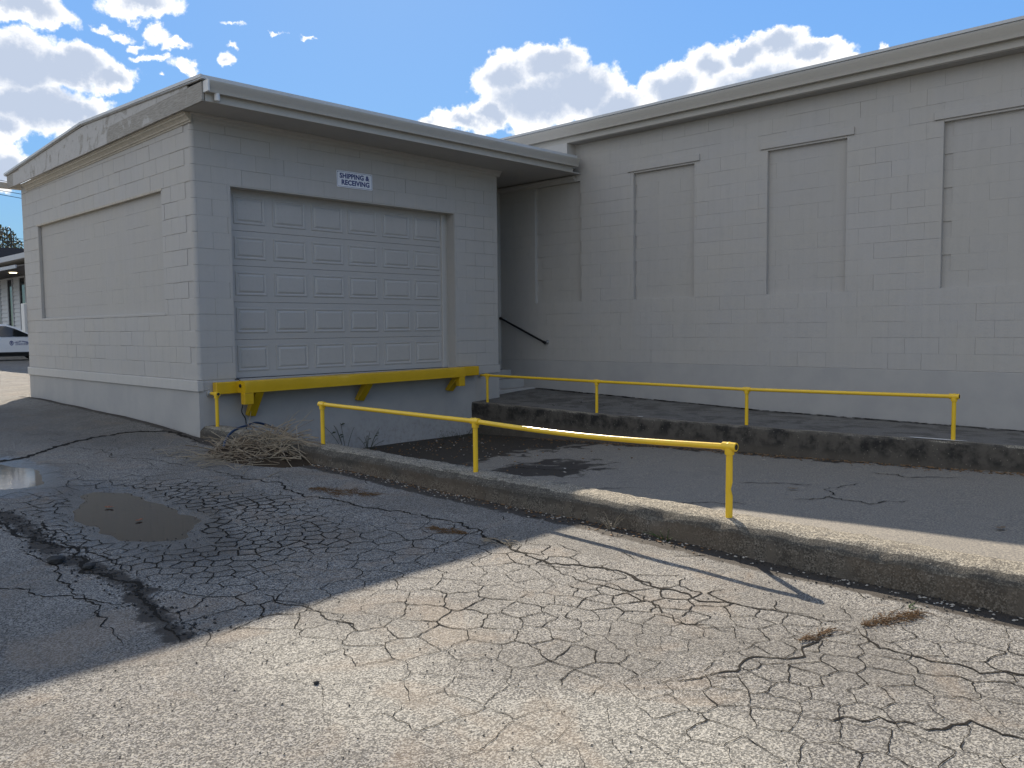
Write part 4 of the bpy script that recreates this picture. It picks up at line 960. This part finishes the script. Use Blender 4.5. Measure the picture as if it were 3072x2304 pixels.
# note: MB stores coordinates relative to its origin
blades('weed','weed_dark',1.98,-.22,lambda x,y:-1.10,5,.30,.50,'tall dark weed against the dock wall, just right of the second railing post',.05,.35)
blades('weed','weed_dark',2.36,-.22,lambda x,y:-1.10,9,.20,.34,'dark seeding weed against the dock wall, right of the tall thin one',.07,.75)
blades('weed','straw',-.07,-6.42,lot_z,16,.06,.14,'small dry yellow weed at the curb foot near the kinked post',.03,.7,wide=.0018)
blades('weed','grass_green',-.03,-6.85,lot_z,14,.05,.10,'small green weed at the curb foot right of the dry yellow one',.05,.9,wide=.0025)
blades('weed','grass_green',-.26,-8.46,lot_z,9,.025,.05,'tiny green seedling at the end of the brown strip in the sunlit crack',.02,.9,wide=.003)
blades('grass_tuft','weed_dark',4.1,-.25,ramp_z,60,.08,.22,'dark grass tuft in the dock corner under the walkway end',.45,.9,cat='grass tuft',wide=.002)
def leaf(x,y,z,s,a,label,m='oak_leaf'):
    mb=MB((x,y,z)); prof=[(0,-1),(.35,-.6),(.25,-.35),(.6,-.1),(.4,.15),(.55,.45),(.2,.6),(0,1)]
    pts=[(u,v) for u,v in prof]+[(-u,v) for u,v in reversed(prof[1:-1])]; ca,sa=math.cos(a),math.sin(a)
    vs=[(x+(u*ca-v*sa)*s,y+(u*sa+v*ca)*s,z+.35*s*abs(u)+.25*s*v*v) for u,v in pts]; vs2=[(p[0],p[1],p[2]+.0012) for p in vs]; n=len(vs)
    mb.add(vs+vs2,[tuple(range(n-1,-1,-1)),tuple(range(n,2*n))]+[(i,(i+1)%n,n+(i+1)%n,n+i) for i in range(n)])
    o=mb.build('fallen_leaf',m,None,label=label,cat='leaf'); o.location=(x,y,z)
leaf(-2.16,-2.95,zc+.004,.045,.5,'curled brown leaf floating at the far end of the brown puddle')
leaf(-2.18,-3.60,zc+.004,.040,2.1,'reddish brown leaf floating in the middle of the brown puddle')
leaf(2.55,-6.5,ramp_z(2.55,-6.5)+.01,.05,.3,'dark leaf lying alone on the shaded ramp, farther one','straw_dark')
leaf(1.9,-8.35,ramp_z(1.9,-8.35)+.01,.05,1.3,'dark curled leaf on the shaded ramp near the sunlit edge','straw_dark')
def stone(x,y,s,label,m='stone_dark'):
    z=lot_z(x,y)+s*.4
    me=bpy.data.meshes.new('stone'); bm=bmesh.new(); bmesh.ops.create_icosphere(bm,subdivisions=2,radius=s)
    for v in bm.verts: v.co*=1+.35*noise.noise(v.co/s*1.3+Vector((x,y,0))); v.co.z*=.6
    bm.to_mesh(me); bm.free(); o=link('stone',me,None,m,label=label,cat='stone'); o.location=(x,y,z)
stone(-2.81,-7.0,.012,'single black stone lying on the sunlit asphalt at lower left')
for i,(x,y,s) in enumerate([(-2.98,-4.35,.05),(-2.88,-4.62,.035)]): stone(x,y,s,['flat broken asphalt lump beside the dark groove, larger left one','smaller broken asphalt lump in the dark groove'][i])
# white spills on the walkway edge
def splat(name,cx,cy,rx,ry,zf,label,m='patch_white',vert=False):
    mb=MB(); n=40
    ring=[]
    for i in range(n):
        a=2*math.pi*i/n; k=1+.45*noise.noise(Vector((math.cos(a)*2,math.sin(a)*2,cx*3)))+.25*noise.noise(Vector((math.cos(a)*6,math.sin(a)*6,cx)))
        x,y=cx+rx*k*math.cos(a),cy+ry*k*math.sin(a); ring.append((x,y,zf(x,y)+.006))
    mb.add(ring+[(cx,cy,zf(cx,cy)+.007)],[(i,(i+1)%n,n) for i in range(n)]); mb.build('paint_spill',m,bpy.data.objects['walkway'])
splat('spill',4.68,-7.05,.05,.30,lambda x,y:walk_z(x,y)+.004,'')
splat('spill',4.665,-3.30,.03,.05,lambda x,y:walk_z(x,y)+.004,'')
# ================================================================= BACKGROUND AT THE LEFT
# white house with porch
HX=8.2
ho=thing('white_house','white sided building with dark windows and lit porch ceiling, seen past the annex at left','building',(HX,30,-.5))
def H_(): return MB((HX,30,-.5))
mb=H_(); mb.box(HX+.05,16,18,60,-.6,4.1); mb.build('wall','white_siding',ho)
wn=[(36.2,37.05),(38.35,39.1),(40.6,41.4),(43.5,44.3)]
rows=19; 
for r_ in range(rows):
    z0=-.5+r_*.215; y=18.; segs=[]; pr=18.
    for a,b in wn+[(60,60)]:
        if .1<z0+.1<3.3: segs.append((pr,a)); pr=b
    if not segs: segs=[(18,60)]
    mb=H_()
    for a,b in segs:
        mb.hexa([(HX-.015,a,z0),(HX+.05,a,z0),(HX+.05,b,z0),(HX-.015,b,z0),(HX+.025,a,z0+.205),(HX+.05,a,z0+.205),(HX+.05,b,z0+.205),(HX+.025,b,z0+.205)])
    mb.build('siding_board','white_siding',ho)
for a,b in wn:
    mb=H_(); mb.box(HX-.04,HX+.04,a-.10,a,-.1,3.45); mb.box(HX-.04,HX+.04,b,b+.10,-.1,3.45); mb.box(HX-.04,HX+.04,a,b,3.35,3.45); f_=mb.build('window','siding_trim',ho)
    mb=H_(); mb.box(HX+.02,HX+.06,a,b,-.1,3.35); mb.build('pane','dark_glass',f_)
mb=H_(); mb.hexa([(7.1,18,4.0),(16,18,4.0),(16,60,4.0),(7.1,60,4.0),(7.1,18,4.24),(16,18,4.9),(16,60,4.9),(7.1,60,4.24)]); rf=mb.build('roof','fascia_gray',ho)
mb=H_(); mb.hexa([(6.2,31.8,3.50),(HX,31.8,3.86),(HX,60,3.86),(6.2,60,3.50),(6.2,31.8,3.53),(HX,31.8,3.90),(HX,60,3.90),(6.2,60,3.53)]); mb.build('porch_roof','shingle_tan',ho)
mb=H_(); mb.box(6.18,6.24,30.2,60,3.38,3.52); mb.build('porch_fascia','fascia_gray',ho)
mb=H_(); mb.box(6.24,HX,26,60,3.44,3.48); mb.build('porch_ceiling','rafter_dark',ho)
mb=H_(); mb.tube([(7.15,34.2,3.44),(7.15,34.2,3.415)],.16,20); mb.build('ceiling_lamp','lamp_glow',ho)
# rooftop structure far behind
dk=thing('dark_shed','dark flat roofed shed with pipe hoops on top, far behind the white building','building',(11,48,-.5))
mb=MB((11,48,-.5)); mb.box(8.4,20,46.8,55,-.6,5.72); mb.build('wall','dark_roof',dk)
hoops=[(9.35,.55,6.85),(9.62,.95,6.95),(10.45,.22,6.95)]
for cx,wd,zt in hoops:
    mb=MB((11,48,-.5)); pts=[(cx-wd/2,47,5.7)]+[(cx-wd/2*math.cos(math.pi*i/10),47,zt-wd*.5-.15+(wd*.5+.15)*math.sin(math.pi*i/10)) for i in range(11)]+[(cx+wd/2,47,5.7)]
    mb.tube(pts,.035,8); mb.build('pipe_hoop','black_iron',dk)
for i in range(9):
    mb=MB((11,48,-.5)); xx=9.0+i*.28; mb.tube([(xx,47,5.7),(xx,47,6.15 if i!=6 else 6.8)],.016,6); mb.build('railing_post','black_iron',dk)
mb=MB((11,48,-.5)); mb.tube([(8.6,47,6.12),(12.5,47,6.12)],.014,6); mb.tube([(8.6,47,5.9),(12.5,47,5.9)],.012,6); mb.build('top_rail','black_iron',dk)
# tree
tr=thing('autumn_tree','yellowing tree behind the dark shed at the left edge','tree',(13.0,62,-.5))
mb=MB((13,62,-.5)); mb.tube([(13,62,-.6),(13.05,62,2.5),(12.9,62.1,5),(13,62,7.5)],[.28,.22,.15,.05],10)
for a,b in (((13,62,3.5),(14.6,62.4,7.0)),((13,62,4),(11.6,61.6,7.2)),((12.9,62,5),(13.9,61.3,8.4)),((13,62,5),(12.4,62.8,8.3))): mb.tube([a,b],[.12,.03],8)
mb.build('trunk','bark',tr)
for mt in ('leaf_yellow','leaf_olive'):
    mb=MB((13,62,-.5))
    for i in range(3800):
        u=Vector((R.gauss(0,1),R.gauss(0,1),R.gauss(0,1))).normalized()*(R.random()**.45); p=Vector((13.1,62,6.5))+Vector((u.x*2.3,u.y*2.3,u.z*2.4))
        if noise.noise(p*.9)<-.12: continue
        s=R.uniform(.07,.14); a=Vector((R.gauss(0,1),R.gauss(0,1),R.gauss(0,1))).normalized(); b=a.orthogonal().normalized(); c=a.cross(b)
        mb.add([p+b*s,p+c*s*.6,p-b*s,p-c*s*.6],[(0,1,2,3)])
    mb.build('crown',mt,tr)
# wires
for i,(a,b,c_) in enumerate([((-22,14,7.6),(4.4,25,6.2),(34,37,5.4)),((-22,15,6.9),(4.4,25,5.83),(34,36,5.1)),((-22,15,6.6),(4.4,25,5.68),(34,37,4.9))]):
    a,b,c_=Vector(a),Vector(b),Vector(c_); pts=[a+(b-a)*k/6 for k in range(6)]+[b+(c_-b)*k/6 for k in range(7)]
    mb=MB(); mb.tube(pts,.011,5); mb.build('utility_wire','cable_black',None,label=['uppermost utility wire left of the annex roof corner','middle utility wire left of the annex roof corner','lowest utility wire left of the annex roof corner'][i],cat='wire',group='utility wires at left')
for i,z in enumerate((6.2,6.03,5.87,5.74)):
    mb=MB(); mb.tube([(4,46.0,z+.15),(11,45.9,z),(30,45.7,z-.25)],.012,5); mb.build('utility_wire','cable_black',None,label=['topmost of the four thin wires behind the pipe hoops','second from top of the four thin wires behind the pipe hoops','third from top of the four thin wires behind the pipe hoops','lowest of the four thin wires behind the pipe hoops'][i],cat='wire',group='thin wires behind the hoops')
# ---- white car (side-on, nose to the right)
car=thing('white_car','white company car with blue-black door lettering parked side-on beyond the annex','car',(5.2,29.6,-.54))
car.rotation_euler=(0,0,math.radians(-4))
Wd=.88   # half width; local x = forward, y = left
prof=[(-2.30,.32),(-2.28,.75),(-2.15,.98),(-1.75,1.05),(-1.35,1.42),(-.9,1.50),(-.2,1.53),(.25,1.50),(.60,1.38),(1.30,1.00),(1.75,.93),(2.10,.82),(2.28,.62),(2.30,.32)]
lower=[p for p in prof]
def halfw(z): return Wd if z<1.0 else lerp(Wd-.03,Wd-.26,(z-1.0)/.53)
mb=MB(); n=len(prof)
vsL=[(x,-halfw(z),z) for x,z in prof]; vsR=[(x,halfw(z),z) for x,z in prof]
mb.add(vsL+vsR,[(i,i+1,n+i+1,n+i) for i in range(n-1)]+[(n-1,0,n,2*n-1)]+[tuple(range(n-1,-1,-1)),tuple(range(n,2*n))])
mb.build('body','car_white',car,bevel=.03)
for sgn in (-1,1):
    q=[(-1.62,1.03),(-1.28,1.36),(-.85,1.435),(-.38,1.45),(-.38,1.00)]; q2=[(-.30,.995),(-.30,1.45),(.22,1.43),(.52,1.33),(1.10,1.03),(.95,.99)]
    for w_ in (q,q2):
        mb=MB(); a=[(x,sgn*(halfw(z)+.004),z) for x,z in w_]; b=[(x,sgn*(halfw(z)-.02),z) for x,z in w_]; mb.prism(list(zip(a,b)),0,0); mb.build('side_window','dark_glass',car)
    mb=MB(); mb.box(-2.1,2.1,sgn*Wd-.004*sgn,sgn*(Wd+.012),.30,.36) if sgn>0 else mb.box(-2.1,2.1,-Wd-.012,-Wd+.004,.30,.36); mb.build('sill_trim','car_black',car)
    mb=MB(); mb.box(-.22,-.06,*sorted((sgn*Wd,sgn*(Wd+.03))),.86,.90); mb.build('door_handle','car_black',car,bevel=.01)
    mb=MB(); mb.box(.98,1.14,*sorted((sgn*(Wd+.02),sgn*(Wd+.18))),.98,1.12); mb.build('mirror','car_white',car,bevel=.02)
    for wx in (-1.45,1.42):
        mb=MB(); mb.tube([(wx,sgn*(Wd-.2),.33),(wx,sgn*(Wd+.01),.33)],.33,28); wl=mb.build('wheel','tyre',car,auto=AUTO)
        mb=MB(); mb.tube([(wx,sgn*(Wd+.0),.33),(wx,sgn*(Wd+.018),.33)],.20,20); mb.build('rim','chrome',wl,auto=AUTO)
    for a,b,c_,d_ in ((-.34,-.33,.36,1.0),(1.16,1.17,.36,1.0)):
        mb=MB(); mb.box(a,b,*sorted((sgn*(Wd-.01),sgn*(Wd+.002))),c_,d_); mb.build('door_seam','car_black',car)
mb=MB(); a=[(.30,-.62,1.49),(.30,.62,1.49),(1.27,.78,1.02),(1.27,-.78,1.02)]; mb.hexa([(x,y,z-.02) for x,y,z in a]+[(x+.012,y,z+.012) for x,y,z in a]); mb.build('windshield','dark_glass',car)
mb=MB(); mb.box(-2.2,2.2,-Wd+.1,Wd-.1,.18,.33); mb.build('underbody','car_black',car)
# door lettering on the side that faces the camera
def onside(me,x,z,name):
    o=link(name,me,car,'sign_blue'); o.rotation_euler=(math.pi/2,0,0); o.location=(x,-Wd-.004,z); return o
arc=text_mesh('VALLEY FARMS',.085,.9,.002)
for v in arc.vertices: v.co.y-=.9*v.co.x*v.co.x
onside(arc,.72,.79,'lettering')
for zz,k in ((.70,.42),(.655,.44)):
    mb=MB(); x_=-k/2
    while x_<k/2:
        l=R.uniform(.02,.045); mb.add([(x_,-.012,0),(x_+l,-.012,0),(x_+l,.012,0),(x_,.012,0)],[(0,1,2,3)]); x_+=l+.012
    onside(mb.mesh('lettering'),.72,zz,'lettering')
ring=[];n=24;mb=MB()
for rr_ in (.085,.058): ring+=[(rr_*math.cos(2*math.pi*i/n)*.85,rr_*math.sin(2*math.pi*i/n)*1.15,0) for i in range(n)]
mb.add(ring,[(i,(i+1)%n,n+(i+1)%n,n+i) for i in range(n)]); onside(mb.mesh('emblem'),.36,.73,'emblem')
onside(text_mesh('8',.13,.9,.004),.36,.73,'emblem')
# ---------------------------------------------------------------- render settings
scn.render.engine='CYCLES'; scn.cycles.max_bounces=6; scn.cycles.diffuse_bounces=4; scn.cycles.glossy_bounces=3
